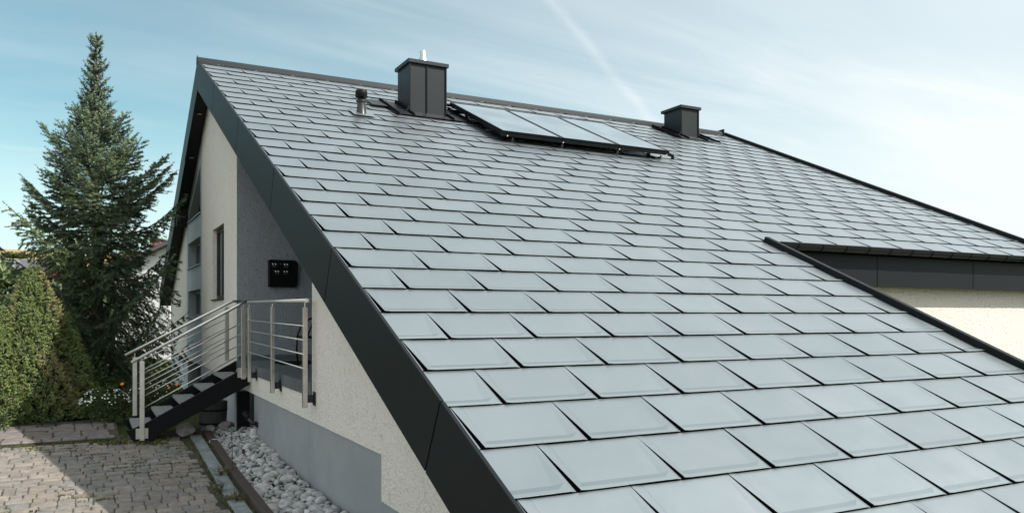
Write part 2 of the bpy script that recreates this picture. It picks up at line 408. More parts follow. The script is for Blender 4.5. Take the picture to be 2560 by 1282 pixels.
# ------------------------------------------------------------------ the house
S = math.radians(26.1149); cS, sS, tS = math.cos(S), math.sin(S), math.tan(S)
TW, TH = 0.70, 0.42
XV, XW = -0.05, 0.22                       # verge face, gable wall face
RIDGE_S = 30.5 * TH
YR, ZR = RIDGE_S * cS, RIDGE_S * sS
TF = 0.50                                   # slope of the far side
XR = 13.17                                  # right verge
XL = 5.95                                   # right verge of the low wing
Y_FAR = 19.7
def P(x, s, n): return Vector((x, s * cS - n * sS, s * sS + n * cS))
def zr(y): return y * tS if y <= YR else ZR - (y - YR) * TF
house = thing('house', 'cream rendered house with large anthracite metal tile roof and dark gable fascia', 'house', (6.0, 9.0, -1.0))

# roof deck (thick slab) : main slope, low wing, far slope
mb = MB()
def slab(x0, x1, s0, s1, n0, n1):
    q = [P(0, s0, n0), P(0, s1, n0), P(0, s1, n1), P(0, s0, n1)]
    mb.prism([(v.y, v.z) for v in q], 'x', x0, x1)
S_STEP = 10 * TH - 0.02
S_EAVE = -3 * TH
slab(-0.02, XR, S_STEP, RIDGE_S, -0.30, -0.008)
slab(-0.02, XL + 0.04, S_EAVE, S_STEP, -0.30, -0.008)
mb.prism([(YR, ZR - 0.012), (Y_FAR, zr(Y_FAR) - 0.012), (Y_FAR, zr(Y_FAR) - 0.33), (YR, ZR - 0.33)], 'x', -0.02, XR)
roof = mb.build('roof', 'deck', house)

# tiles ---------------------------------------------------------------
def tile_mesh(a, b):
    """pressed sheet tile cut to [a,b] of its width: raised rims, sunken field, lifted left and lower edges"""
    kx = [0, 0.030, 0.078, TW - 0.092, TW - 0.030, TW]
    xs = [x for x in kx if a < x < b]; xs = [a] + xs + [b]
    ys = [0.0, 0.026, 0.074, TH - 0.003]
    def hx(x, y):
        t = max(0.0, 1 - y / TH)
        base = 0.0045 + 0.0118 * t
        dish = 0.0012 + 0.0135 * t
        lift = 0.0030 * t + 0.002
        dip = -0.0060 * t
        if y < 0.036: fx = np.interp(x, kx, [lift, lift * 0.9, 0, 0, 0, dip])
        else: fx = np.interp(x, kx, [lift, lift * 0.9, -dish, -dish, 0, dip])
        return base + float(fx)
    lx = lambda y: 0.0020 + 0.0225 * max(0.0, 1 - y / TH)            # open seam, wider towards the lower edge
    v = []; f = []; dark = set()
    nx = len(xs)
    for y in ys:
        for x in xs: v.append((lx(y) if x == 0 else x, y, hx(x, y)))
    for j in range(len(ys) - 1):
        for i in range(nx - 1): f.append((j*nx+i, j*nx+i+1, (j+1)*nx+i+1, (j+1)*nx+i))
    def row(fn):
        k = len(v)
        for x in xs: v.append(fn(lx(0) if x == 0 else x))
        return k
    k = row(lambda x: (x, 0.0005, hx(x, 0) - 0.0026))             # folded lower lip
    for i in range(nx - 1): f.append((k+i, k+i+1, i+1, i))
    k1 = row(lambda x: (x, 0.004, hx(x, 0) - 0.0030)); k2 = row(lambda x: (x, 0.006, 0.0))   # undercut and riser, both coloured dark as the hem's shadow
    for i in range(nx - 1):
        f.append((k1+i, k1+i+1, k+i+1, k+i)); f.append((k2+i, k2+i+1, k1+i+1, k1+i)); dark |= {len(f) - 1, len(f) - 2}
    if a == 0:                                                     # left lip and its riser, riser coloured dark as seam shadow
        k3 = len(v)
        for y in ys: v.append((lx(y) + 0.0003, y, hx(0, y) - 0.0022))
        k4 = len(v)
        for y in ys: v.append((lx(y) + 0.004, y, 0.0))
        for j in range(len(ys) - 1):
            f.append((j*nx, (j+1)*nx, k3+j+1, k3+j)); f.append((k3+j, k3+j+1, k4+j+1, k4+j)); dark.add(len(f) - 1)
    me = mesh_from('roof_tile', v, f, 'tile')
    me.materials.append(M['deck'])
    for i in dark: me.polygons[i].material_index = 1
    return me
tile_cache = {}
def tile_for(a, b):
    key = (round(a, 3), round(b, 3))
    if key not in tile_cache: tile_cache[key] = tile_mesh(*key)
    return tile_cache[key]
tiles = []
for r in range(-3, 31):
    off = 0.0 if r % 2 else -0.5
    x_end = (XL if r < 10 else XR) - 0.005
    k = -1
    while (k + off) * TW < x_end:
        x0 = (k + off) * TW
        a = max(0.0, -0.022 - x0); b = min(TW, x_end - x0)
        if b - a > 0.02: tiles.append((x0, r, a, b))
        k += 1
def seen_area(t):
    x0, r, a, b = t
    c = P(x0 + (a + b) / 2, (r + 0.5) * TH, 0); d = depth_of(c)
    if d < 0.3: return 0
    v = c - CAM; px = CXP + F_PX * v.dot(RT) / d; py = HOR - F_PX * v.z / d
    if px < -150 or px > 2710 or py > 1400: return 0
    return (b - a) * TH / d ** 3
tiles.sort(key=lambda t: -seen_area(t))
rest = MB(); rest_m = []
for i, (x0, r, a, b) in enumerate(tiles):
    top_cut = (r + 1) * TH > RIDGE_S
    jit = Matrix.Translation((rnd.gauss(0, 0.0012), rnd.gauss(0, 0.0012), 0)) @ Matrix.Rotation(rnd.gauss(0, 0.0016), 4, 'X') @ Matrix.Rotation(rnd.gauss(0, 0.0016), 4, 'Y')
    mtx = Matrix.Translation(P(x0, r * TH, 0)) @ Matrix.Rotation(S, 4, 'X') @ jit
    me = tile_for(a, b)
    if i < 300 and not top_cut:
        o = bpy.data.objects.new('roof_tile', me); COL.objects.link(o)
        o.matrix_world = mtx; o.parent = roof
    else:
        vv = [mtx @ v.co for v in me.vertices]
        if top_cut: vv = [P(v.x, min(v.y * cS + v.z * sS, RIDGE_S), -v.y * sS + v.z * cS) for v in vv]
        rest.add(vv, [tuple(p.vertices) for p in me.polygons]); rest_m += [p.material_index for p in me.polygons]
fr = rest.build('far_roof_tiles', 'tile', roof); tag(fr, kind='stuff')
fr.data.materials.append(M['deck']); fr.data.polygons.foreach_set('material_index', rest_m)

# verge flashings and fascia panels -----------------------------------
def sprism(x0, x1, s0, s1, n0, n1, name, mat, parent=None, bevel=0.003):
    b_ = MB(); q = [P(0, s0, n0), P(0, s1, n0), P(0, s1, n1), P(0, s0, n1)]
    b_.prism([(v.y, v.z) for v in q], 'x', x0, x1)
    return b_.build(name, mat, parent or house, bevel=bevel)
sprism(-0.0215, -0.006, S_EAVE, RIDGE_S - 0.03, -0.03, 0.004, 'verge_flashing', 'dark_sheet')
joints = [S_EAVE, 0.88, 3.28, 5.68, 8.10, 10.55, RIDGE_S - 0.26]
for a, b in zip(joints[:-1], joints[1:]):
    if b == joints[-1]:
        # the last panel is mitred upright at the ridge
        q = [P(0, a + 0.005, -0.476), P(0, a + 0.005, 0.028)]
        poly = [(q[0].y, q[0].z), (YR - 0.003, ZR - 0.53), (YR - 0.003, ZR + 0.03), (q[1].y, q[1].z)]
        MB().prism(poly, 'x', XV, XV + 0.028).build('fascia_panel', 'fascia', house, bevel=0.003)
    else:
        sprism(XV, XV + 0.028, a + 0.007, b - 0.007, -0.476, 0.028, 'fascia_panel', 'fascia')
b_ = MB(); q = [P(0, S_EAVE, -0.47), P(0, S_EAVE, 0.0)]
b_.prism([(q[0].y, q[0].z), (YR, ZR - 0.52), (YR, ZR - 0.01), (q[1].y, q[1].z)], 'x', XV + 0.029, -0.0215).build('fascia_backing', 'deck', house)
fj = [YR, 13.5, 15.6, 17.7, Y_FAR]
for a, b in zip(fj[:-1], fj[1:]):
    poly = [(a + 0.004, zr(a + 0.004) - 0.53), (b - 0.004, zr(b) - 0.46), (b - 0.004, zr(b) + 0.03), (a + 0.004, zr(a + 0.004) + 0.03)]
    MB().prism(poly, 'x', XV, XV + 0.028).build('fascia_panel', 'fascia', house, bevel=0.003)
# soffits (near slope is hidden, far slope is seen from below)
MB().prism([(YR, ZR - 0.362), (Y_FAR, zr(Y_FAR) - 0.362), (Y_FAR, zr(Y_FAR) - 0.335), (YR, ZR - 0.335)], 'x', XV + 0.03, 0.6).build('soffit', 'soffit', house)
for px_, y_ in ((0.09, 12.3), (0.09, 13.55), (0.09, 14.75), (0.09, 15.95)):
    z_ = zr(y_) - 0.366
    sp_ = MB(); sp_.lathe((px_, y_, z_), [(0.055, 0.004), (0.055, -0.012), (0.040, -0.014), (0.036, -0.006)], 18)
    so = sp_.build('spotlight', 'zinc', house, True)
    MB().lathe((px_, y_, z_), [(0.028, -0.004), (0.028, -0.011), (0.012, -0.014)], 12).build('lens', 'white', so, True)
# clad purlin end
MB().prism([(15.25, zr(15.25) - 0.37), (15.62, zr(15.62) - 0.37), (15.62, zr(15.62) - 0.52), (15.50, zr(15.5) - 0.66), (15.25, zr(15.25) - 0.58)], 'x', XV + 0.03, 0.215).build('purlin_end', 'soffit', house, bevel=0.004)

# ridge capping -------------------------------------------------------
MB().prism([(YR - 0.095, ZR - 0.035), (YR - 0.088, ZR + 0.045), (YR - 0.05, ZR + 0.078), (YR + 0.05, ZR + 0.078), (YR + 0.088, ZR + 0.045), (YR + 0.095, ZR - 0.035)], 'x', -0.052, 13.08).build('ridge_cap', 'ridge', house, bevel=0.004)
MB().prism([(YR - 0.12, ZR - 0.05), (YR - 0.11, ZR + 0.13), (YR + 0.11, ZR + 0.13), (YR + 0.12, ZR - 0.05)], 'x', 13.083, 13.11).build('ridge_end_cap', 'dark_sheet', house, bevel=0.003)
MB().prism([(YR - 0.10, ZR - 0.03), (YR - 0.07, ZR + 0.10), (YR + 0.07, ZR + 0.10), (YR + 0.10, ZR - 0.03)], 'x', -0.058, -0.053).build('ridge_end_cap', 'dark_sheet', house)
# right verge and verge of the low wing
sprism(XR + 0.002, XR + 0.11, S_STEP, RIDGE_S + 0.02, -0.22, 0.075, 'verge_trim', 'dark_sheet', bevel=0.006)
sprism(XL - 0.002, XL + 0.075, S_EAVE, S_STEP + 0.04, -0.20, 0.070, 'verge_trim', 'dark_sheet', bevel=0.006)

# eave of the main roof right of the low wing: gutter, brackets, fascia
YG, ZG = 3.668, S_STEP * sS - 0.005
gut = MB(); prof = [(YG + 0.078 * math.cos(t), ZG + 0.078 * math.sin(t)) for t in [math.pi + k * math.pi / 10 for k in range(11)]]
prof_in = [(YG + 0.072 * math.cos(t), ZG + 0.072 * math.sin(t)) for t in [2 * math.pi - k * math.pi / 10 for k in range(11)]]
gut.prism(prof + prof_in, 'x', XL + 0.09, XR + 0.15)
gut.tube([(XL + 0.09, YG - 0.078, ZG + 0.004), (XR + 0.15, YG - 0.078, ZG + 0.004)], 0.0105, 8)
gutter = gut.build('gutter', 'chim', house)
x = XL + 0.42
while x < XR:
    rb = MB(); pr = [(YG + 0.083 * math.cos(t), ZG + 0.083 * math.sin(t)) for t in [math.pi * 0.97 + k * math.pi * 1.03 / 10 for k in range(11)]]
    pi_ = [(YG + 0.079 * math.cos(t), ZG + 0.079 * math.sin(t)) for t in [2 * math.pi - k * math.pi * 1.03 / 10 for k in range(11)]]
    rb.prism(pr + pi_, 'x', x, x + 0.014); rb.build('gutter_bracket', 'deck', gutter)
    x += 0.465
YF = 3.80
xj = [XL + 0.09, 8.22, 10.50, 12.75, XR + 0.02]
for a, b in zip(xj[:-1], xj[1:]):
    MB().box(a + 0.006, b - 0.006, YF, YF + 0.025, 1.312, ZG - 0.02).build('eave_fascia_panel', 'fascia', house, bevel=0.002)
MB().box(XL + 0.09, XR + 0.02, YF + 0.026, YF + 0.05, 1.33, ZG - 0.02).build('fascia_backing', 'deck', house)
YWR = 4.03
MB().box(XL - 0.1, XR, YF + 0.051, YWR + 0.1, 1.345, 1.37).build('soffit', 'soffit', house)

# walls ---------------------------------------------------------------
def under(y): return zr(y) - 0.325 if y > YR else zr(y) - 0.31 / cS
T = 0.34
def wallpoly(name, mat, ys, zb, x0=XW, th=T, top=None):
    """wall strip between y0..y1 up to the roof underside"""
    y0, y1 = ys
    pts = [(y0, zb), (y1, zb), (y1, under(y1) if top is None else top)]
    if y0 < YR < y1: pts.append((YR, under(YR)))
    pts.append((y0, under(y0) if top is None else top))
    return MB().prism(pts, 'x', x0, x0 + th).build(name, mat, house)
Y_L0, Y_L1 = 4.53, 8.93                    # loggia opening
wallpoly('gable_wall', 'cream', (2.47, Y_L0), -0.205)
wallpoly('gable_wall', 'cream', (-0.62, 2.468), -0.577)
MB().box(XW + 0.014, XW + T, -0.62, 2.472, -1.3, -0.579).build('plinth', 'plinth', house)
MB().box(XW + 0.014, XW + T, 2.474, 7.63, -1.3, -0.207).build('plinth', 'plinth', house)
MB().box(XW, XW + T, Y_L0 + 0.002, Y_L1 - 0.002, -0.205, 0.058).build('landing_edge', 'cream', house)
# loggia
MB().box(XW + 0.03, 2.3, Y_L0 + 0.002, Y_L1 - 0.002, 0.06, 0.185).build('landing_slab', 'deck', house)
ft = []
y = Y_L0 + 0.004
while y < Y_L1 - 0.05:
    y1 = min(y + 0.30, Y_L1 - 0.004)
    MB().box(XW - 0.012, XW + 0.028, y + 0.002, y1 - 0.002, 0.060, 0.199).build('edge_tile', 'floor', house, bevel=0.003)
    x = XW + 0.03
    while x < 2.2:
        MB().box(x + 0.002, min(x + 0.6, 2.24) - 0.002, y + 0.002, y1 - 0.002, 0.1855, 0.2).build('floor_tile', 'floor', house, bevel=0.0015)
        x += 0.6
    y = y1
MB().box(XW + 0.002, 2.6, Y_L1, Y_L1 + 0.25, -0.2, under(Y_L1) - 0.02).build('loggia_wall', 'grey', house)
MB().box(XW + 0.02, 2.24, Y_L1 - 0.016, Y_L1 - 0.002, 0.201, 0.275).build('skirting', 'floor', house, bevel=0.002)
wb = MB(); wb.prism([(Y_L0 - 0.3, -0.2), (Y_L1, -0.2), (Y_L1, under(Y_L1) - 0.03), (Y_L0 - 0.3, under(Y_L0 - 0.3) - 0.03)], 'x', 2.26, 2.5); wb.build('loggia_wall', 'grey', house)
MB().box(XW + T + 0.002, 2.26, Y_L0 - 0.25, Y_L0 + 0.0, -0.2, under(Y_L0 - 0.2) - 0.02).build('loggia_wall', 'grey', house)
# cellar recess under the landing
MB().box(1.5, 1.6, 7.4, 9.0, -1.3, 0.05).build('recess_wall', 'soffit', house)
MB().box(XW + T, 1.5, 7.5, 7.63, -1.3, 0.05).build('recess_wall', 'soffit', house)
MB().box(XW + 0.02, 1.6, Y_L1 + 0.002, Y_L1 + 0.2, -1.3, -0.205).build('recess_wall', 'plinth', house)
# far gable wall: cream, grey window bay, cream
YB0, YB1 = 12.92, 15.54
ZP = -0.13
def strip(mat, y0, y1, openings):
    """vertical wall strip with stacked openings (oy0, oy1, z0, z1)"""
    if not openings: wallpoly('gable_wall', mat, (y0, y1), ZP); return
    oy0, oy1 = openings[0][:2]
    if oy0 > y0 + 0.01: wallpoly('gable_wall', mat, (y0, oy0), ZP)
    if y1 > oy1 + 0.01: wallpoly('gable_wall', mat, (oy1, y1), ZP)
    z = ZP
    for (_, _, z0, z1) in openings:
        MB().box(XW, XW + T, oy0 + 0.001, oy1 - 0.001, z, z0).build('gable_wall', mat, house); z = z1
    if isinstance(z, tuple): 
        pts = [(oy0 + 0.001, z[0]), (oy1 - 0.001, z[1]), (oy1 - 0.001, under(oy1)), (oy0 + 0.001, under(oy0))]
        MB().prism(pts, 'x', XW, XW + T).build('gable_wall', mat, house)
    else: wallpoly('gable_wall', mat, (oy0 + 0.001, oy1 - 0.001), z)
strip('cream', Y_L1 + 0.002, YB0, [(10.16, 11.48, 1.20, 2.50)])
strip('lgrey', YB0 + 0.002, YB1, [(13.13, 15.28, 0.86, 1.46), (13.13, 15.28, 1.985, 2.56), (13.08, 15.20, 3.05, (4.04, 3.14))])
wallpoly('gable_wall', 'cream', (YB1 + 0.002, 19.35), ZP)
MB().box(XW + 0.014, XW + T, Y_L1 + 0.2, 13.15, -1.4, ZP - 0.002).build('plinth', 'lgrey', house)
MB().box(XW + 0.014, XW + T, 15.45, 19.33, -1.4, ZP - 0.002).build('plinth', 'lgrey', house)
MB().box(XW + 0.25, XW + T, 13.15, 15.45, -1.4, ZP - 0.002).build('cellar_opening', 'frame', house)  # dark recessed panel filling the basement opening
def window(y0, y1, z0, z1, mullions, mat='frame', slant=None, sill_mat='silver_frame', rec=0.17):
    xf = XW + rec
    fr_ = MB(); w = 0.065
    if slant is None:
        for (a, b, c, d) in ((y0, y1, z0, z0 + w), (y0, y1, z1 - w, z1), (y0, y0 + w, z0 + w, z1 - w), (y1 - w, y1, z0 + w, z1 - w)):
            fr_.box(xf, xf + 0.07, a, b, c, d)
        for m_ in mullions: fr_.box(xf - 0.004, xf + 0.07, m_ - 0.045, m_ + 0.045, z0 + w, z1 - w)
        pane = MB().box(xf + 0.03, xf + 0.045, y0 + w, y1 - w, z0 + w, z1 - w)
    else:
        za, zb_ = slant
        fr_.box(xf, xf + 0.07, y0, y1, z0, z0 + w); fr_.box(xf, xf + 0.07, y0, y0 + w, z0 + w, za)
        fr_.prism([(y0 + w, za - w), (y1, zb_ - w), (y1, zb_), (y0 + w, za)], 'x', xf, xf + 0.07)
        pane = MB().prism([(y0, z0), (y1, z0), (y1, zb_), (y0, za)], 'x', xf + 0.03, xf + 0.045)
    fo = fr_.build('window', mat, house, bevel=0.004)
    pane.build('pane', 'glass', fo)
    MB().box(XW - 0.035, xf - 0.001, y0 - 0.02, y1 + 0.02, z0 - 0.028, z0 - 0.001).build('sill', sill_mat, fo, bevel=0.003)
    MB().box(xf + 0.075, xf + 0.08, y0, y1, z0, z1 if slant is None else max(slant)).build('blind', 'deck', fo)
window(10.165, 11.475, 1.202, 2.498, [10.85], sill_mat='frame', rec=0.075)
window(13.135, 15.275, 0.862, 1.458, [14.2], 'silver_frame')
window(13.135, 15.275, 1.987, 2.558, [14.2], 'silver_frame')
window(13.085, 15.195, 3.052, 4.0, [], 'frame', (4.03, 3.15))
# walls that close the house: right eave wall, low wing, far side, right gable
MB().box(XL - 0.1, XR - 0.05, YWR, YWR + 0.3, -1.3, 1.344).build('eave_wall', 'cream', house)
MB().prism([(-0.62, -1.3), (YWR, -1.3), (YWR, under(YWR)), (-0.62, under(-0.62))], 'x', XL - 0.5, XL - 0.2).build('wing_wall', 'cream', house)
MB().box(XW + T, XL - 0.5, -0.62, -0.35, -1.3, under(-0.62)).build('wing_wall', 'cream', house)
MB().prism([(YWR + 0.3, -1.3), (19.0, -1.3), (19.0, under(19.0)), (YR, under(YR)), (YWR + 0.3, under(YWR + 0.3))], 'x', XR - 0.45, XR - 0.1).build('gable_wall', 'cream', house)
MB().box(XW + T, XR - 0.45, 19.0, 19.34, -1.3, under(19.34)).build('eave_wall', 'cream', house)

# chimneys ------------------------------------------------------------
def chimney(x0, x1, y0, y1, ztop, seams, cap_over, label):
    c = MB(); zb = lambda y: y * tS + 0.01
    c.prism([(y0, zb(y0) - 0.1), (y1, zb(y1) - 0.1), (y1, ztop), (y0, ztop)], 'x', x0, x1)
    body = c.build('chimney', 'chim', house, bevel=0.006); tag(body, label)
    for sx in [x0, x1] + seams:                                      # standing seams on the front, corners included
        MB().box(sx - 0.010, sx + 0.010, y0 - 0.022, y0 - 0.001, zb(y0) + 0.05, ztop - 0.002).build('standing_seam', 'dark_sheet', body)
    cp = MB().box(x0 - cap_over, x1 + cap_over, y0 - cap_over, y1 + cap_over, ztop, ztop + 0.066)
    cp.build('cap', 'ridge', body, bevel=0.005)
    # flashing sheets and the turned-up seams that run down the slope
    s0, s1 = y0 / cS - 0.30, y1 / cS + 0.12
    sprism(x0 - 0.36, x1 + 0.36, s0, s1, 0.026, 0.034, 'flashing', 'chim', body, 0)
    for sx in (x0 - 0.34, x0 - 0.03, x1 + 0.03, x1 + 0.34):
        f_ = MB(); e0 = s0 - (0.10 if sx in (x0 - 0.34, x1 + 0.34) else 0.02)
        q = [P(0, e0, 0.034), P(0, s1 - 0.05, 0.034), P(0, s1 - 0.05, 0.085), P(0, e0 + 0.03, 0.066)]
        f_.prism([(v.y, v.z) for v in q], 'x', sx - 0.012, sx + 0.012); f_.build('flashing_seam', 'deck', body)
    # curved foot of the front corners
    for sx, sg in ((x0, -1), (x1, 1)):
        pts = [(sx - sg * 0.004, 0.30), (sx + sg * 0.012, 0.16), (sx + sg * 0.045, 0.07), (sx + sg * 0.10, 0.03), (sx - sg * 0.004, 0.03)]
        zf = zb(y0)
        MB().prism([(p[0], zf + p[1]) for p in pts], 'y', y0 - 0.012, y0 + 0.012).build('corner_foot', 'dark_sheet', body)
    return body
ch1 = chimney(3.275, 3.985, 9.18, 9.76, 5.405, [3.605], 0.045, 'large chimney clad in two front panels with a steel flue')
chimney(10.78, 11.31, 10.47, 11.06, 5.815, [], 0.055, 'small chimney box near the right end of the ridge')
fl = MB().lathe((3.66, 9.47, 5.46), [(0.085, 0.0), (0.085, 0.09), (0.075, 0.15), (0.052, 0.19), (0.052, 0.30), (0.046, 0.305)], 20)
fl.build('flue_pipe', 'zinc', ch1, True)

# vent pipe on the roof
vp = P(2.16, 8.548 / cS, 0.0); z0 = vp.z
vent = MB().lathe((2.16, vp.y + 0.03, z0 - 0.02), [(0.105, -0.02), (0.085, 0.03), (0.062, 0.23), (0.062, 0.235), (0.085, 0.24), (0.085, 0.262), (0.055, 0.268), (0.055, 0.31)], 18).build('vent_pipe', 'pvc', house, True)
MB().lathe((2.16, vp.y + 0.03, z0 - 0.02), [(0.075, 0.31), (0.098, 0.315), (0.098, 0.415), (0.085, 0.435), (0.03, 0.44)], 18).build('vent_cap', 'dark_sheet', vent, True)
sprism(1.98, 2.36, 8.548 / cS - 0.16, 8.548 / cS + 0.26, 0.027, 0.033, 'flashing', 'tile', vent, 0)
sprism(2.62, 3.02, 9.35 / cS, 9.75 / cS, 0.027, 0.05, 'snow_stop_plate', 'chim', house, 0.002)

# solar collectors ----------------------------------------------------
sol = thing('solar_collector_array', 'row of three glazed solar collectors on rails below the ridge', 'solar panel', P(6.1, 20.6 * TH, 0.03))
SB, ST = 20.62 * TH, 25.95 * TH
NP = 0.185
xa = [4.32, 5.535, 6.75, 7.93]
for a, b in zip(xa[:-1], xa[1:]):
    fr_ = MB()
    def sbox(m_, x0, x1, s0, s1, n0, n1):
        q = [P(0, s0, n0), P(0, s1, n0), P(0, s1, n1), P(0, s0, n1)]; m_.prism([(v.y, v.z) for v in q], 'x', x0, x1)
    x0, x1 = a + 0.008, b - 0.008; w = 0.028
    sbox(fr_, x0, x1, SB, SB + w, NP - 0.075, NP + 0.004); sbox(fr_, x0, x1, ST - w, ST, NP - 0.075, NP + 0.004)
    sbox(fr_, x0, x0 + w, SB + w, ST - w, NP - 0.075, NP + 0.004); sbox(fr_, x1 - w, x1, SB + w, ST - w, NP - 0.075, NP + 0.004)
    sbox(fr_, x0 + w, x1 - w, SB + w, ST - w, NP - 0.072, NP - 0.066)
    fo = fr_.build('collector_frame', 'black', sol)
    gl = MB(); sbox(gl, x0 + w, x1 - w, SB + w, ST - w, NP - 0.012, NP - 0.002); gl.build('glass_cover', 'solar', fo)
for s_ in (SB + 0.35, ST - 0.35):
    ra = MB(); sbox(ra, xa[0] - 0.12, xa[-1] + 0.04, s_ - 0.02, s_ + 0.02, 0.055, NP - 0.076); ra.build('rail', 'black', sol)
ra = MB(); sbox(ra, xa[0] - 0.02, xa[-1] + 0.03, SB - 0.03, SB - 0.002, NP - 0.078, NP - 0.04); ra.build('rail', 'black', sol)
for x_ in (4.55, 5.55, 6.75, 7.75):
    for s_ in (SB + 0.02, SB + 0.35, ST - 0.35):
        h_ = MB(); sbox(h_, x_ - 0.02, x_ + 0.02, s_ - 0.03, s_ + 0.03, 0.012, 0.05); sbox(h_, x_ - 0.018, x_ + 0.018, s_ - 0.028, s_ - 0.018, 0.05, NP - 0.098)
        h_.build('roof_hook', 'pvc', sol)
for x_ in (4.42, 5.535, 6.75, 7.85):
    MB().lathe(P(x_, SB - 0.034, NP - 0.07), [(0.010, -0.008), (0.010, 0.008)], 10).build('bolt', 'white', sol)
pt = [P(4.36, ST - 0.05, NP - 0.05), P(4.20, ST - 0.05, NP - 0.05), P(4.10, ST - 0.12, 0.10), P(4.05, ST - 0.30, 0.05)]
MB().tube(pt, 0.028, 10).build('insulated_pipe', 'black', sol, True)
MB().tube([P(7.90, SB + 0.03, NP - 0.06), P(8.01, SB - 0.01, NP - 0.075), P(8.03, SB - 0.02, 0.05)], 0.035, 10).build('insulated_pipe', 'black', sol, True)

# ------------------------------------------------------------------ landing railing and stair
def bar(m_, a, b, r=0.007): m_.tube([a, b], r, 8)
XRAIL = 0.115
rail = thing('landing_railing', 'brushed steel railing along the open edge of the landing', 'railing', (XRAIL, 5.9, 0.0))
posts = [(7.36, 1.02, -0.01), (5.92, 1.01, -0.03), (4.42, 0.99, -0.04)]
for y_, zt, zb_ in posts:
    po = MB().box(XRAIL - 0.022, XRAIL + 0.022, y_ - 0.03, y_ + 0.03, zb_, zt).build('post', 'steel', rail, bevel=0.003)
    MB().tube([(XRAIL, y_, zt), (XRAIL, y_, zt + 0.055)], 0.008, 8).build('rail_pin', 'steel', po)
    br = MB().box(XRAIL + 0.023, XW - 0.013, y_ - 0.008, y_ + 0.008, zb_ + 0.05, zb_ + 0.13)
    br.box(XW - 0.012, XW - 0.002, y_ - 0.045, y_ + 0.045, zb_ + 0.02, zb_ + 0.16); br.build('wall_bracket', 'pvc', po, bevel=0.002)
MB().tube([(XRAIL, 7.42, 1.085), (XRAIL, 4.34, 1.06)], 0.0215, 14).build('handrail', 'steel', rail, True)
MB().lathe((XRAIL, 4.335, 1.06), [(0.023, -0.02), (0.023, 0.02)], 12).build('end_cap', 'steel', rail)
for k in range(4):
    za, zb_ = 0.84 - 0.145 * k, 0.80 - 0.145 * k
    m_ = MB(); bar(m_, (XRAIL - 0.02, 7.40, za), (XRAIL - 0.02, 4.40, zb_), 0.0075); m_.build('bar', 'steel', rail, True)

stair = thing('outdoor_staircase', 'black steel outdoor staircase with grey plank treads and steel handrails', 'staircase', (-0.65, 8.35, -0.8))
SLP = 0.533
YN, YFS = 7.80, 8.90
def stringer(y_, name='stringer'):
    # sloping side plate, plumb cut at the foot
    top = lambda x: 0.155 + (x - 0.146) * SLP
    zf = gz(y_) - 0.0
    pts = [(0.20, top(0.20) + 0.01), (0.20, top(0.20) - 0.27), (-1.02, top(-1.02) - 0.245), (-1.12, zf), (-1.33, zf), (-1.44, -0.62), (-1.40, top(-1.40) + 0.03), (-1.20, top(-1.20))]
    return MB().prism(pts, 'y', y_ - 0.025, y_ + 0.025).build('stringer', 'stringer', stair, bevel=0.004)
stringer(YN); stringer(YFS)
for i in range(5):
    xl = -0.142 - 0.30 * i; z_ = 0.030 - 0.160 * i
    for a, b in ((0.0, 0.140), (0.146, 0.285)):
        MB().box(xl + a, xl + b, YN + 0.027, YFS - 0.027, z_ - 0.045, z_).build('tread_plank', 'tread', stair, bevel=0.004)
    MB().box(xl + 0.02, xl + 0.26, YN + 0.027, YN + 0.055, z_ - 0.075, z_ - 0.0455).build('tread_bracket', 'stringer', stair)
    MB().box(xl + 0.02, xl + 0.26, YFS - 0.055, YFS - 0.027, z_ - 0.075, z_ - 0.0455).build('tread_bracket', 'stringer', stair)
def stair_rail(y_, xt, zt_post, zb_top, xb, zt_b, zb_b, hr, bars, ext):
    sgn = -1 if y_ < 8.3 else 1
    yo = y_ + (-0.05 if sgn < 0 else 0.0)
    for x_, zt, zb_ in ((xt, zt_post, zb_top), (xb, zt_b, zb_b)):
        po = MB().box(x_ - 0.03, x_ + 0.03, yo - 0.022, yo + 0.022, zb_, zt).build('post', 'steel', stair, bevel=0.003)
        MB().tube([(x_, yo, zt), (x_, yo, zt + 0.06)], 0.008, 8).build('rail_pin', 'steel', po)
        if sgn < 0:
            pl = MB().box(x_ - 0.078, x_ + 0.078, yo + 0.0225, yo + 0.0248, zb_ + 0.02, zb_ + 0.16)
            pl.build('base_plate', 'steel', po)
            for bx in (-0.056, 0.056):
                for bz in (0.045, 0.13):
                    MB().tube([(x_ + bx, yo + 0.0225, zb_ + bz), (x_ + bx, yo + 0.013, zb_ + bz)], 0.009, 8).build('bolt', 'alu', po)
    MB().tube([(p[0], yo, p[1]) for p in hr], 0.0215, 14).build('handrail', 'steel', stair, True)
    for (za, zb_) in bars:
        m_ = MB(); bar(m_, (xt, yo, za), (xb, yo, zb_), 0.0075); m_.build('bar', 'steel', stair, True)
stair_rail(YN, 0.105, 1.02, 0.0, -1.235, 0.29, -0.78, [(0.105, 1.09), (0.15, 1.112), (0.03, 1.045), (-1.37, 0.275)][1:], [(0.81 - 0.147 * k, 0.115 - 0.155 * k) for k in range(4)], 0)
stair_rail(YFS, 0.065, 1.03, 0.20, -1.265, 0.285, -0.58, [(0.26, 1.13), (0.15, 1.127), (-1.40, 0.316)], [(0.855 - 0.143 * k, 0.19 - 0.155 * k) for k in range(4)], 0)

# posts that carry the landing
cp = thing('landing_column', 'dark column with a pale side under the landing corner', 'column', (0.12, 8.3, gz(8.3)))
MB().box(0.105, 0.26, 8.10, 8.30, gz(8) - 0.1, -0.206).build('shaft', 'stringer', cp)
MB().box(0.085, 0.25, 8.302, 8.36, gz(8) - 0.1, -0.206).build('side_board', 'lgrey', cp)

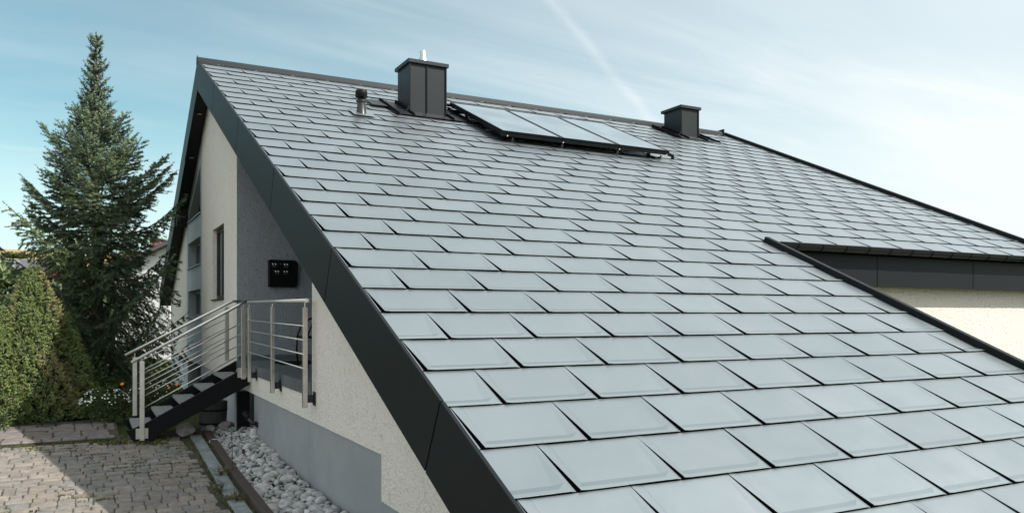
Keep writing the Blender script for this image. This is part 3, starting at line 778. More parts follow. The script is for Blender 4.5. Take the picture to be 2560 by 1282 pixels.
# tub below the stair
tub = thing('planter_tub', 'old grey wooden tub under the staircase', 'tub', (-0.18, 8.66, gz(8.6)))
zt_ = gz(8.6) - 0.02
MB().lathe((-0.18, 8.66, zt_), [(0.19, 0), (0.205, 0.2), (0.215, 0.42), (0.20, 0.42), (0.185, 0.38)], 20).build('barrel', 'terracotta', tub)
for h_ in (0.10, 0.30): MB().lathe((-0.18, 8.66, zt_), [(0.203 + h_ * 0.03, h_ - 0.012), (0.206 + h_ * 0.03, h_ + 0.012)], 20).build('hoop', 'stringer', tub)

# spout and socket on the plinth
sp = thing('standpipe', 'short grey pipe with ribbed cap sticking out of the plinth', 'pipe', (0.22, 7.40, -0.56))
MB().tube([(0.236, 7.40, -0.60), (0.16, 7.42, -0.585), (0.10, 7.46, -0.50)], 0.030, 12).build('elbow', 'pvc', sp, True)
MB().tube([(0.112, 7.45, -0.515), (0.062, 7.49, -0.445)], 0.045, 14).build('cap', 'black', sp)
MB().box(0.215, 0.2335, 7.33, 7.47, -0.645, -0.57).build('flange', 'pvc', sp)
so_ = thing('garden_socket', 'small pale outdoor socket low on the plinth corner', 'socket', (0.22, 7.5, -0.78))
MB().box(0.165, 0.2335, 7.47, 7.56, -0.80, -0.68).build('housing', 'white', so_, bevel=0.012)
MB().box(0.19, 0.2335, 7.49, 7.54, -0.96, -0.801).build('cable_duct', 'pvc', so_, bevel=0.006)

# wall box on the grey loggia wall
wb_ = thing('wall_box', 'black box with small white symbols on the grey loggia wall', 'wall box', (0.92, 8.9, 1.36))
YQ = Y_L1 - 0.002
bx = MB(); a0, a1, z0_, z1_ = 0.70, 1.15, 1.36, 1.795
bx.prism([(a0, z0_), (a1, z0_), (a1 + 0.02, z0_ + 0.06), (a1 + 0.02, z1_ - 0.06), (a1, z1_), (a0, z1_)], 'y', YQ - 0.085, YQ)
body = bx.build('housing', 'black', wb_, bevel=0.014)
yf_ = YQ - 0.0865
def mark(x0, x1, z0, z1, m='white', name='symbol'): MB().box(x0, x1, yf_ - 0.0012, yf_, z0, z1).build(name, m, wb_)
for cx_, cz_ in ((0.79, 1.72), (0.98, 1.72), (0.835, 1.605), (0.975, 1.605)):
    for d_ in (-0.022, 0.022):
        k_ = MB().tube([(cx_ + d_ - 0.010, yf_, cz_ + 0.016), (cx_ + d_ + 0.004, yf_ - 0.006, cz_ - 0.004)], [0.006, 0.011], 8)
        k_.build('symbol', 'white', wb_)
    w = 0.03
    for j in range(5): mark(cx_ - w + j * 0.0125, cx_ - w + j * 0.0125 + 0.008, cz_ - 0.036, cz_ - 0.026, 'silver_frame', 'lettering')
mark(0.884, 0.892, 1.724, 1.732)
for j in range(14): mark(0.80 + j * 0.013, 0.80 + j * 0.013 + 0.008, 1.774, 1.781, 'pvc', 'lettering')

# chair on the landing
chair = thing('garden_chair', 'black tubular garden chair on the landing behind the railing', 'chair', (1.0, 6.9, 0.2))
cx0, cx1, cy0, cy1 = 0.72, 1.22, 6.62, 7.14
for y_ in (cy0, cy1):
    MB().tube([(cx0 + 0.02, y_, 0.20), (cx0, y_, 0.46), (cx0 + 0.01, y_, 0.62), (cx0 + 0.07, y_, 0.78), (cx0 + 0.19, y_, 0.86), (cx0 + 0.36, y_, 0.87), (cx1, y_, 0.86)], 0.013, 8).build('side_frame', 'black', chair, True)
    MB().tube([(cx1 + 0.05, y_, 0.20), (cx1 - 0.02, y_, 0.62), (cx1 + 0.06, y_, 1.12)], 0.013, 8).build('back_leg', 'black', chair, True)
MB().box(cx0 + 0.01, cx1 - 0.02, cy0 + 0.01, cy1 - 0.01, 0.60, 0.63).build('seat', 'black', chair, bevel=0.008)
MB().prism([(cx1 - 0.01, 0.68), (cx1 + 0.015, 0.68), (cx1 + 0.075, 1.12), (cx1 + 0.05, 1.12)], 'y', cy0 + 0.015, cy1 - 0.015).build('backrest', 'black', chair)
mat_ = MB().box(0.6, 1.5, 7.5, 8.2, 0.2015, 0.214).build('door_mat', 'deck', None, origin=(1.05, 7.85, 0.2)); tag(mat_, 'dark door mat on the tiled landing floor', 'mat')

# ------------------------------------------------------------------ paving, slabs, pebble bed
def piece_mesh(name, w, d, h, mat, seed, ch=0.012):
    r_ = random.Random(seed); j = lambda a: r_.uniform(-a, a)
    b_ = [(-w/2 + j(.004), -d/2 + j(.004)), (w/2 + j(.004), -d/2 + j(.004)), (w/2 + j(.004), d/2 + j(.004)), (-w/2 + j(.004), d/2 + j(.004))]
    vs, fs = [], []
    def ring(sc, z):
        pts = []
        for i in range(4):
            p, q, o = Vector(b_[i]), Vector(b_[(i+1) % 4]), Vector(b_[i-1])
            c = 0.018
            pts += [p + (o - p).normalized() * c, p + (q - p).normalized() * c]
        k = len(vs)
        for p in pts:
            l = max(p.length, 1e-6); vs.append((p.x * (1 - sc / l), p.y * (1 - sc / l), z + (j(.002) if sc else 0)))
        return k
    a = ring(0, -h); b = ring(0, -ch * 0.8); c = ring(ch, 0)
    for (p, q) in ((a, b), (b, c)):
        for i in range(8): fs.append((p + i, p + (i+1) % 8, q + (i+1) % 8, q + i))
    fs.append(tuple(c + i for i in range(8)))
    return mesh_from(name, vs, fs, mat)
pav_vs = []; pav_fs = []
yy = [-9.0 + 0.5 * k for k in range(36)]
base = MB()
for a, b in zip(yy[:-1], yy[1:]):
    base.add([(-14.0, a, gz(a) - 0.014), (-0.36, a, gz(a) - 0.014), (-0.36, b, gz(b) - 0.014), (-14.0, b, gz(b) - 0.014)], [(0, 1, 2, 3)])
paving = base.build('paving', 'soil')
fc = MB()  # unseen stretch of paving, added to bounce sunlight onto the gable
for a, b in zip(yy[:-1], yy[1:]):
    x1 = -5.02 if b > 3.01 else -0.7
    fc.add([(-14.0, a, gz(a) - 0.006), (x1, a, gz(a) - 0.006), (x1, b, gz(b) - 0.006), (-14.0, b, gz(b) - 0.006)], [(0, 1, 2, 3)])
fco = fc.build('forecourt', 'paver'); tag(fco, 'unseen paved forecourt beside the cobbles, added to bounce light', 'forecourt', kind='structure')
tag(paving, 'weathered cobble paving in front of the stairs', 'paving', kind='structure')
stones = []
y = 3.05; row = 0
variants = {}
while y < 8.05:
    d = 0.168
    x = -0.66 - rnd.uniform(0, 0.12)
    while x > -5.0:
        w = rnd.choice((0.118, 0.158, 0.158, 0.198, 0.238))
        stones.append((x - w / 2, y + d / 2, w, d)); x -= w
    y += d; row += 1
def ndc(p):
    d = depth_of(p); v = p - CAM; return CXP + F_PX * v.dot(RT) / d, HOR - F_PX * v.z / d, d
def vis(p, mx=60):
    x_, y_, d_ = ndc(Vector(p)); return d_ > 0.5 and -mx < x_ < 2560 + mx and y_ < 1282 + mx
stones.sort(key=lambda s_: (not vis((s_[0], s_[1], gz(s_[1]))), depth_of(Vector((s_[0], s_[1], 0)))))
rest = MB(); rest_t = []
for i, (x, y, w, d) in enumerate(stones):
    k = (w, rnd.randrange(3))
    if k not in variants: variants[k] = piece_mesh('paving_stone', w - 0.007, d - 0.007, 0.05, 'paver', hash(k) % 997)
    loc = Vector((x, y, gz(y) + rnd.gauss(0, 0.0022)))
    mtx = Matrix.Translation(loc) @ Matrix.Rotation(rnd.gauss(0, 0.02), 4, 'Z') @ Matrix.Rotation(rnd.gauss(0, 0.012) + 0.04, 4, 'X') @ Matrix.Rotation(rnd.gauss(0, 0.012), 4, 'Y')
    if i < 300:
        o = bpy.data.objects.new('paving_stone', variants[k]); COL.objects.link(o); o.parent = paving; o.matrix_world = mtx
    else:
        m_ = variants[k]; rest.add([mtx @ v.co for v in m_.vertices], [tuple(p.vertices) for p in m_.polygons]); rest_t += [rnd.random()] * len(m_.polygons)
o = rest.build('outer_paving_stones', 'paver', paving, tint=rest_t); tag(o, kind='stuff')
# raised strip of old blocks behind
strip_ = MB(); zs = lambda y: gz(y) + 0.045
strip_.add([(-7, 8.12, gz(8.1) - 0.05), (-1.50, 8.12, gz(8.1) - 0.05), (-1.50, 8.12, zs(8.12) - 0.012), (-7, 8.12, zs(8.12) - 0.012), (-7, 9.9, zs(9.9) - 0.012), (-1.5, 9.9, zs(9.9) - 0.012)], [(0, 1, 2, 3), (3, 2, 5, 4)])
strip_o = strip_.build('garden_path', 'soil'); tag(strip_o, 'raised strip of old paving blocks along the shrubs', 'path', kind='structure')
var2 = [piece_mesh('path_block', w - 0.014, 0.236, 0.07, 'bigpaver', 50 + i, 0.016) for i, w in enumerate((0.24, 0.30, 0.36))]
ww = (0.24, 0.30, 0.36)
for rr in range(6):
    x = -1.52 - rnd.uniform(0, 0.1); y = 8.25 + rr * 0.25
    while x > -4.6:
        k = rnd.randrange(3); o = bpy.data.objects.new('path_block', var2[k]); COL.objects.link(o); o.parent = strip_o
        o.matrix_world = Matrix.Translation((x - ww[k] / 2, y, zs(y) + rnd.gauss(0, 0.004))) @ Matrix.Rotation(rnd.gauss(0, 0.03), 4, 'Z') @ Matrix.Rotation(rnd.gauss(0, 0.02) + 0.02, 4, 'X')
        x -= ww[k]
# slate slabs and timber edging
y = 3.2
slabs = MB()
for a, b in ((3.0, 4.5), (4.5, 8.0), (8.0, 8.1)):
    slabs.add([(-0.68, a, gz(a) - 0.010), (-0.40, a, gz(a) - 0.010), (-0.40, b, gz(b) - 0.010), (-0.68, b, gz(b) - 0.010)], [(0, 1, 2, 3)])
edge = slabs.build('slab_border', 'soil'); tag(edge, 'border of slate slabs beside the pebble bed', 'border', kind='structure')
for k, (ya, yb) in enumerate(((3.05, 4.52), (4.72, 5.95), (5.97, 7.02), (7.04, 8.05))):
    dx = lambda y: -0.67 + (y - 3.0) * 0.0165
    m_ = MB(); pts = [(dx(ya), ya), (dx(ya) + 0.155, ya), (dx(yb) + 0.155, yb), (dx(yb), yb)]
    v = [(p[0], p[1], gz(p[1]) - 0.03) for p in pts] + [(p[0], p[1], gz(p[1]) + 0.016) for p in pts]
    m_.add(v, [(3, 2, 1, 0), (4, 5, 6, 7), (0, 1, 5, 4), (1, 2, 6, 5), (2, 3, 7, 6), (3, 0, 4, 7)])
    m_.build('slate_slab', 'slab', edge, bevel=0.006)
tb = thing('timber_edging', 'dark weathered timber beams edging the pebble bed', 'edging', (-0.42, 5.6, -0.92))
for (p, q) in (((-0.475, 3.0), (-0.435, 5.65)), ((-0.434, 5.67), (-0.385, 8.12))):
    m_ = MB(); w = 0.10
    pts = [(p[0], p[1]), (p[0] + w, p[1]), (q[0] + w, q[1]), (q[0], q[1])]
    v = [(a[0], a[1], gz(a[1]) - 0.10) for a in pts] + [(a[0], a[1], gz(a[1]) + 0.055) for a in pts]
    m_.add(v, [(3, 2, 1, 0), (4, 5, 6, 7), (0, 1, 5, 4), (1, 2, 6, 5), (2, 3, 7, 6), (3, 0, 4, 7)]); m_.build('beam', 'timber', tb, bevel=0.008)
m_ = MB().box(-1.10, -0.39, 8.13, 8.22, gz(8.1) - 0.1, gz(8.1) + 0.035); m_.build('beam', 'timber', tb, bevel=0.008)
# pebbles
bed = MB(); 
ys_ = [3.0, 4.5, 5.5, 6.5, 7.2, 7.63, 8.9]
for a, b in zip(ys_[:-1], ys_[1:]):
    bed.add([(-0.36, a, gz(a) - 0.05), (1.5 if a >= 7.63 else 0.236, a, gz(a) - 0.05), (1.5 if a >= 7.63 else 0.236, b, gz(b) - 0.05), (-0.36, b, gz(b) - 0.05)], [(0, 1, 2, 3)])
bedo = bed.build('pebble_bed', 'soil'); tag(bedo, 'bed of pale round pebbles along the plinth', 'pebble bed', kind='structure')
def pebble(seed, name, mat, sub=2, rough=0.22):
    r_ = random.Random(seed); bm = bmesh.new(); bmesh.ops.create_icosphere(bm, subdivisions=sub, radius=0.5)
    ax = [Vector((r_.gauss(0, 1), r_.gauss(0, 1), r_.gauss(0, 1))).normalized() for _ in range(6)]; am = [r_.uniform(-rough, rough) for _ in range(6)]
    sc = Vector((1, r_.uniform(0.6, 0.85), r_.uniform(0.5, 0.72)))
    for v in bm.verts:
        n = v.co.normalized(); s_ = 1 + sum(a * max(0, n.dot(x)) ** 3 for a, x in zip(am, ax))
        v.co = Vector((n.x * sc.x, n.y * sc.y, n.z * sc.z)) * 0.5 * s_
    me = bpy.data.meshes.new(name); bm.to_mesh(me); bm.free(); me.materials.append(M[mat])
    me.polygons.foreach_set('use_smooth', [True] * len(me.polygons)); return me
pm = [pebble(100 + i, 'pebble', 'pebble', 2, 0.42) for i in range(10)]
pm_low = [pebble(200 + i, 'pebble', 'pebble', 1) for i in range(6)]
cand = []
pts = []
tries = 0
while tries < 9000:
    tries += 1
    y = 3.1 + (8.5 - 3.1) * rnd.random(); x = rnd.uniform(-0.335, 0.20 if y < 7.7 else 0.5)
    sz = rnd.choice((0.05, 0.075, 0.10, 0.125, 0.155)) * rnd.uniform(0.85, 1.15)
    if y > 7.6: sz *= 0.8
    if all((x - a) ** 2 + (y - b) ** 2 > (0.36 * (sz + s_)) ** 2 for a, b, s_ in pts):
        pts.append((x, y, sz))
heap = lambda x, y: 0.015 + 0.05 * max(0.0, min(1.0, (x + 0.36) / 0.5))
cand = [(Vector((x, y, gz(y) - 0.02 + heap(x, y) + rnd.uniform(0, 0.02))), s_) for x, y, s_ in pts]
cand.sort(key=lambda c: (not vis(c[0], 20), -c[1] / depth_of(c[0])))
rest = MB(); rt = []
for i, (c, s_) in enumerate(cand):
    mtx = Matrix.Translation(c) @ Matrix.Rotation(rnd.uniform(0, 6.28), 4, 'Z') @ Matrix.Rotation(rnd.gauss(0, 0.35), 4, 'X') @ Matrix.Diagonal((s_ * 1.12, s_ * 1.05, s_, 1))
    if i < 300:
        o = bpy.data.objects.new('pebble', pm[i % 10]); COL.objects.link(o); o.parent = bedo; o.matrix_world = mtx
    else:
        me = pm_low[i % 6]; rest.add([mtx @ v.co for v in me.vertices], [tuple(p.vertices) for p in me.polygons]); rt += [rnd.random()] * len(me.polygons)
# filler layer of small gravel below
for k in range(1500):
    y = 3.1 + 5.5 * rnd.random(); x = rnd.uniform(-0.34, 0.21 if y < 7.7 else 0.8); s_ = rnd.uniform(0.03, 0.06)
    mtx = Matrix.Translation((x, y, gz(y) - 0.03 + 0.6 * heap(x, y))) @ Matrix.Rotation(rnd.uniform(0, 6.28), 4, 'Z') @ Matrix.Diagonal((s_, s_, s_, 1))
    me = pm_low[k % 6]; rest.add([mtx @ v.co for v in me.vertices], [tuple(p.vertices) for p in me.polygons]); rt += [rnd.random()] * len(me.polygons)
o = rest.build('small_gravel', 'pebble', bedo, True, tint=rt); tag(o, kind='stuff')
# rocks under the stair
rocks = [(463, 1075, 8.10, 0.34, 'large split rock with a bright broken face under the stairs'), (528, 1068, 8.2, 0.22, 'rough upright rock beside the split rock under the stairs'),
         (565, 1062, 8.35, 0.30, 'flat pale boulder in front of the wooden tub'), (510, 1055, 8.4, 0.15, 'small round stone between the rocks under the stairs')]
for i, (px, py, Y, s_, lab) in enumerate(rocks):
    d = (Y - CAM.y) / (FW.y + RT.y * (px - CXP) / F_PX); c = at(px, py, d)
    bm = bmesh.new(); r_ = random.Random(70 + i)
    for _ in range(22):
        v_ = Vector((r_.gauss(0, 1), r_.gauss(0, 1), r_.gauss(0, 1))).normalized() * r_.uniform(0.38, 0.56); bm.verts.new((v_.x, v_.y * 0.85, v_.z * 0.72))
    hull = bmesh.ops.convex_hull(bm, input=bm.verts)
    bmesh.ops.delete(bm, geom=[v_ for v_ in bm.verts if not v_.link_faces], context='VERTS')
    bmesh.ops.bevel(bm, geom=list(bm.edges), offset=0.025, segments=1, affect='EDGES')
    me = bpy.data.meshes.new('rock'); bm.to_mesh(me); bm.free(); me.materials.append(M['rock'])
    o = bpy.data.objects.new('rock', me); COL.objects.link(o)
    c.z = gz(c.y) + s_ * 0.20; o.matrix_world = Matrix.Translation(c) @ Matrix.Rotation(rnd.uniform(0, 6), 4, 'Z') @ Matrix.Diagonal((s_, s_, s_ * 0.95, 1))
    tag(o, lab, 'rock', 'rocks under the staircase')

# ------------------------------------------------------------------ plants
rg = np.random.default_rng(5)
class Needles:
    """thin triangles; collected in numpy and linked as one mesh"""
    def __init__(s): s.V = []; s.T = []
    def brush(s, p0, p1, n, ln, wd, tint, fwd=0.55):
        p0 = np.asarray(p0); p1 = np.asarray(p1); ax = p1 - p0; le = np.linalg.norm(ax)
        if le < 1e-6: return
        d = ax / le; a = np.cross(d, [0.3, 0.5, 0.81]); a /= np.linalg.norm(a); b = np.cross(d, a)
        t = rg.random(n); ph = rg.random(n) * 6.2832
        rad = np.cos(ph)[:, None] * a + np.sin(ph)[:, None] * b
        dr = rad + d * fwd + rg.normal(0, 0.12, (n, 3)); dr /= np.linalg.norm(dr, axis=1)[:, None]
        base = p0 + t[:, None] * ax
        side = np.cross(dr, d); side /= (np.linalg.norm(side, axis=1)[:, None] + 1e-9)
        l = ln * rg.uniform(0.7, 1.15, n)[:, None]
        tri = np.stack([base - side * wd, base + side * wd, base + dr * l], axis=1)
        s.V.append(tri); s.T.append(np.clip(tint + rg.normal(0, 0.07, n), 0, 1))
    def tris(s, tri, tint): s.V.append(tri); s.T.append(tint)
    def build(s, name, mat, parent):
        V = np.concatenate(s.V).reshape(-1, 3); n = len(V) // 3
        me = bpy.data.meshes.new(name); me.vertices.add(3 * n); me.vertices.foreach_set('co', V.ravel().astype(np.float32))
        me.loops.add(3 * n); me.loops.foreach_set('vertex_index', np.arange(3 * n, dtype=np.int32))
        me.polygons.add(n); me.polygons.foreach_set('loop_start', np.arange(0, 3 * n, 3, dtype=np.int32)); me.polygons.foreach_set('loop_total', np.full(n, 3, dtype=np.int32))
        me.materials.append(M[mat])
        a = me.attributes.new('tint', 'FLOAT', 'FACE'); a.data.foreach_set('value', np.concatenate(s.T).astype(np.float32))
        me.update(calc_edges=True); me.validate()
        o = bpy.data.objects.new(name, me); COL.objects.link(o)
        if parent is not None: put(o, parent)
        return o

# the tall spruce
tp = at(240, 995, 15.0); tp.z = gz(tp.y)
tree = thing('spruce_tree', 'tall spruce tree with open branches standing beside the gable', 'tree', tp)
TIP = 6.50
lean = lambda z: Vector((0.02 * math.sin(z), 0.02 * math.cos(z * 1.3), 0))
mb = MB(); zsq = np.linspace(tp.z - 0.1, TIP, 16)
mb.tube([Vector((tp.x, tp.y, z)) + lean(z) for z in zsq], [0.135 * (1 - (z - tp.z) / (TIP - tp.z + 0.02)) ** 0.85 + 0.008 for z in zsq], 9)
mb.build('trunk', 'bark', tree, True)
env = lambda z: float(np.interp(z, [-0.8, -0.3, 0.8, 2.0, 3.0, 3.6, 4.1, 4.6, 5.0, 5.5, 6.0, 6.5], [1.1, 1.4, 1.68, 1.60, 1.28, 1.04, 0.80, 0.46, 0.29, 0.18, 0.11, 0.03]))
nd = Needles(); limbs = MB(); cones = MB()
def shoots_along(pts, n_per_m, ln, tint, taper=True):
    for a, b in zip(pts[:-1], pts[1:]):
        a = np.array(a); b = np.array(b); l = np.linalg.norm(b - a)
        nd.brush(a, b, max(3, int(n_per_m * l)), ln, 0.0078, tint)
z = -0.55; br_i = 0
while z < 6.38:
    nb = 5 if z < 4.9 else 3
    for k in range(nb):
        az = br_i * 2.399 + rnd.uniform(-0.25, 0.25); br_i += 1
        ll = env(z) * rnd.choice((0.58, 0.70, 0.80, 0.95, 1.12)) * rnd.uniform(0.92, 1.06)
        if z < 2.5 and rnd.random() < 0.42 and (math.cos(az) * RT.x + math.sin(az) * RT.y) > 0.3: continue
        h = (z + 0.6) / 7.1                                     # 0 foot .. 1 tip
        rise = np.interp(h, [0, 0.25, 0.5, 0.75, 1.0], [-0.24, 0.02, 0.34, 0.70, 1.4])
        sag = np.interp(h, [0, 0.4, 0.8, 1], [0.34, 0.26, 0.10, 0.0])
        dirx, diry = math.cos(az), math.sin(az)
        base = Vector((tp.x, tp.y, z)) + lean(z)
        n = 9; pts = []
        wob = rnd.uniform(-0.18, 0.18)
        for i in range(n + 1):
            t = i / n
            r_ = ll * t
            zz = rise * r_ - sag * ll * math.sin(math.pi * min(1, t * 1.05)) * 0.55 + 0.30 * ll * sag * 2.6 * t ** 3
            pts.append(base + Vector((dirx * r_ - diry * wob * r_ * t, diry * r_ + dirx * wob * r_ * t, zz)))
        limbs.tube(pts, [0.020 * (1 - 0.85 * i / n) * (0.4 + 0.6 * ll / 1.6) + 0.002 for i in range(n + 1)], 5, False)
        shoots_along([tuple(p) for p in pts[4:]], 150, 0.045, 0.45)
        shoots_along([tuple(pts[-1]), tuple(pts[-1] + (pts[-1] - pts[-2]).normalized() * 0.13)], 230, 0.042, 0.8)
        # side twigs
        nt_ = max(3, int(ll / 0.105)); btone = rnd.uniform(-0.12, 0.18)
        for j in range(nt_):
            t = 0.16 + 0.84 * (j + 0.5) / nt_
            f = t * n; i0 = min(n - 1, int(f)); p = pts[i0].lerp(pts[i0 + 1], f - i0); d = (pts[i0 + 1] - pts[i0]).normalized()
            for sd in (-1, 1):
                tl = (0.13 + 0.46 * ll * (1 - t) ** 0.75 * min(1, t * 3.5)) * rnd.uniform(0.7, 1.2)
                side = Vector((-diry, dirx, 0)) * sd
                droop = np.interp(h, [0, 0.3, 0.6, 1], [-1.9, -1.1, -0.1, 0.35]) * rnd.uniform(0.5, 1.3)
                td = (d * 0.75 + side * 0.9 + Vector((0, 0, droop * 0.8))).normalized()
                q1 = p + td * tl * 0.55; q2 = q1 + (td + Vector((0, 0, 0.18 + droop * 0.2))).normalized() * tl * 0.45
                tn = rnd.uniform(0.22, 0.42) + btone
                shoots_along([tuple(p), tuple(q1)], 175, 0.048, tn)
                shoots_along([tuple(q1), tuple(q2)], 240, 0.048, tn + 0.30)
                if tl > 0.2:
                    for u_ in (0.35, 0.6, 0.85):
                        q = p.lerp(q2, u_); s2 = rnd.choice((-1, 1))
                        sd2 = (td + td.cross(Vector((0, 0, 1))) * s2 * 0.9 + Vector((0, 0, droop * 0.5))).normalized()
                        e = q + sd2 * tl * 0.42
                        shoots_along([tuple(q), tuple(e)], 220, 0.045, tn + rnd.uniform(0.0, 0.35))
        if 4.3 < z < 6.0:                                       # hanging cones near the top
            for c_ in range(rnd.randint(1, 4)):
                t = rnd.uniform(0.25, 0.8) ; p = base.lerp(pts[-1], t) + Vector((rnd.gauss(0, .05), rnd.gauss(0, .05), -0.02))
                cones.tube([p, p + Vector((0, 0, -0.03)), p + Vector((0, 0, -0.075)), p + Vector((0, 0, -0.105))], [0.008, 0.017, 0.015, 0.005], 6)
    z += 0.165 if z < 4.3 else (0.12 if z < 4.9 else 0.135)
nd.brush((tp.x, tp.y, 6.0), (tp.x, tp.y, TIP + 0.05), 90, 0.045, 0.006, 0.4, 1.2)
nd.build('crown', 'spruce', tree); limbs.build('limbs', 'bark', tree, True)
co_ = cones.build('cones', 'cone', tree); tag(co_, kind='stuff')

# conical dwarf spruces
def dwarf(px, py_top, base_depth, rad, ntuft, label, brown=0.0, squash=1.0, py_base=1050):
    b0 = at(px, py_base, base_depth); b0.z = gz(b0.y)
    top = at(px, py_top, base_depth).z; H_ = top - b0.z
    th = thing('dwarf_spruce', label, 'shrub', b0, 'conical dwarf spruces')
    nn = Needles(); ph = [rnd.uniform(0, 6.28) for _ in range(8)]
    def radius(a, t):
        r_ = rad * (1 - t) ** 0.72 * (1 - 0.25 * max(0, 0.18 - t) / 0.18)
        lump = 0.13 * math.sin(3 * a + ph[0] + 5 * t) + 0.10 * math.sin(5 * a + ph[1] - 9 * t) + 0.08 * math.sin(9 * a + 17 * t + ph[2]) + 0.09 * math.sin(15 * a - 31 * t + ph[6]) + 0.075 * math.sin(23 * a + 43 * t + ph[7]) + 0.06 * math.sin(13 * t * 2 + 4 * a + ph[3])
        return r_ * (1 + lump) + 0.02
    # inner body
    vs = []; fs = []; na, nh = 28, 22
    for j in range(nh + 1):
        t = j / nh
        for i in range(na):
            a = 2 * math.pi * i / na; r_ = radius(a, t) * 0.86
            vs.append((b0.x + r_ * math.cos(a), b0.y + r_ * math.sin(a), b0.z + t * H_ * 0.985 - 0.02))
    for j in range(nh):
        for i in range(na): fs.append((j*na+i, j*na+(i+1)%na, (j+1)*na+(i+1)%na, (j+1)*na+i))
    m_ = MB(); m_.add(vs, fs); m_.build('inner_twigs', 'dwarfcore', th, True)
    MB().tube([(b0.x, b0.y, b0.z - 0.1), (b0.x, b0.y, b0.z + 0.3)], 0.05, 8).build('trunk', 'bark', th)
    for k in range(ntuft):
        t = 1 - math.sqrt(rnd.random()) if rnd.random() < 0.75 else rnd.random()
        a = rnd.uniform(0, 6.283)
        dp = rnd.uniform(0.86, 1.04); r_ = radius(a, t) * dp
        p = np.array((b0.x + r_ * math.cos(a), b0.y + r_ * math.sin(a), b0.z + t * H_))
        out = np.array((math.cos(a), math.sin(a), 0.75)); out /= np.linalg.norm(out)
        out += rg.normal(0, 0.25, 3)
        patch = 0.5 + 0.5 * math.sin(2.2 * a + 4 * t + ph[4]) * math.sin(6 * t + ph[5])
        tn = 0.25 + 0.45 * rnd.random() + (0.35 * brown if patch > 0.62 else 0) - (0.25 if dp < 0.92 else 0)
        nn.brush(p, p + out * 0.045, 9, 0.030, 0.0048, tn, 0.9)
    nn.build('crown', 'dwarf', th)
dwarf(84, 668, 12.0, 0.72, 17000, 'sunlit yellowish green conical dwarf spruce left of the tall tree', 1.0)
dwarf(0, 770, 11.6, 0.55, 11000, 'low broad sunlit dwarf spruce cut off by the left edge', 0.5)
dwarf(160, 785, 12.4, 0.50, 11000, 'dark shaded dwarf spruce right of the sunlit conical one', 0.1)

def leafy(name, label, c, rx, rz, n, size, mat, cat='shrub', stems=6, group=None, tintlo=0.0, tinthi=1.0, narrow=0.45):
    th = thing(name, label, cat, c, group)
    nn = Needles(); c = Vector(c)
    pos = rg.normal(0, 1, (n, 3)); pos /= np.linalg.norm(pos, axis=1)[:, None]; pos *= rg.random(n)[:, None] ** 0.45
    lump = 1 + 0.22 * np.sin(pos[:, 0] * 5 + 1) * np.sin(pos[:, 1] * 4 + 2) + 0.15 * np.sin(pos[:, 2] * 9)
    pos *= lump[:, None]
    P0 = np.array(c) + pos * np.array((rx, rx, rz)) + np.array((0, 0, rz))
    dr = pos + rg.normal(0, 0.6, (n, 3)) + np.array((0, 0, 0.3)); dr /= np.linalg.norm(dr, axis=1)[:, None]
    sd = np.cross(dr, rg.normal(0, 1, (n, 3))); sd /= np.linalg.norm(sd, axis=1)[:, None]
    l = size * rg.uniform(0.6, 1.3, n)[:, None]; w = l * narrow
    t = tintlo + (tinthi - tintlo) * rg.random(n)
    mid = P0 + dr * l * 0.5
    nn.tris(np.stack([P0, mid + sd * w * 0.5, P0 + dr * l], 1), t); nn.tris(np.stack([P0, P0 + dr * l, mid - sd * w * 0.5], 1), t)
    nn.build('leaves', mat, th)
    m_ = MB()
    for k in range(stems):
        a = rnd.uniform(0, 6.28); m_.tube([c + Vector((0, 0, -0.03)), c + Vector((math.cos(a) * rx * 0.4, math.sin(a) * rx * 0.4, rz)), c + Vector((math.cos(a) * rx * 0.7, math.sin(a) * rx * 0.7, rz * 1.6))], [0.012, 0.008, 0.003], 5)
    m_.build('stems', 'bark', th)
    return th
def gpt(px, py, off=0.0):
    """ground point seen at a pixel"""
    d = ray = FW + RT * ((px - CXP) / F_PX) + UP * ((HOR - py) / F_PX)
    t = 12.0
    for _ in range(30):
        p = CAM + ray * t; t = (gz(p.y) + off - CAM.z) / ray.z
    return CAM + ray * t
def gat(px, depth, off=0.0):
    p = at(px, 900, depth); p.z = gz(p.y) + off; return p
leafy('leafy_shrub', 'pale green broad-leaved shrub at the left edge behind the dwarf spruce', gat(12, 14.2), 0.62, 0.98, 2600, 0.085, 'leaf', tintlo=0.25)
leafy('leafy_shrub', 'bushy dark green shrub behind the leafy one at the left edge', gat(-40, 12.6), 0.55, 0.75, 2200, 0.075, 'leaf', tinthi=0.55)
leafy('round_bush', 'small round clipped bush in front of the red house', gat(48, 26), 0.55, 1.25, 2400, 0.09, 'weed')
leafy('leafy_shrub', 'dark undergrowth shrub at the foot of the tall spruce', gat(215, 13.0), 0.55, 0.42, 2200, 0.07, 'weed', tinthi=0.4)
leafy('leafy_shrub', 'low shrub growing beside the far gable plinth', gat(395, 13.5), 0.40, 0.36, 1600, 0.06, 'weed', tinthi=0.7)

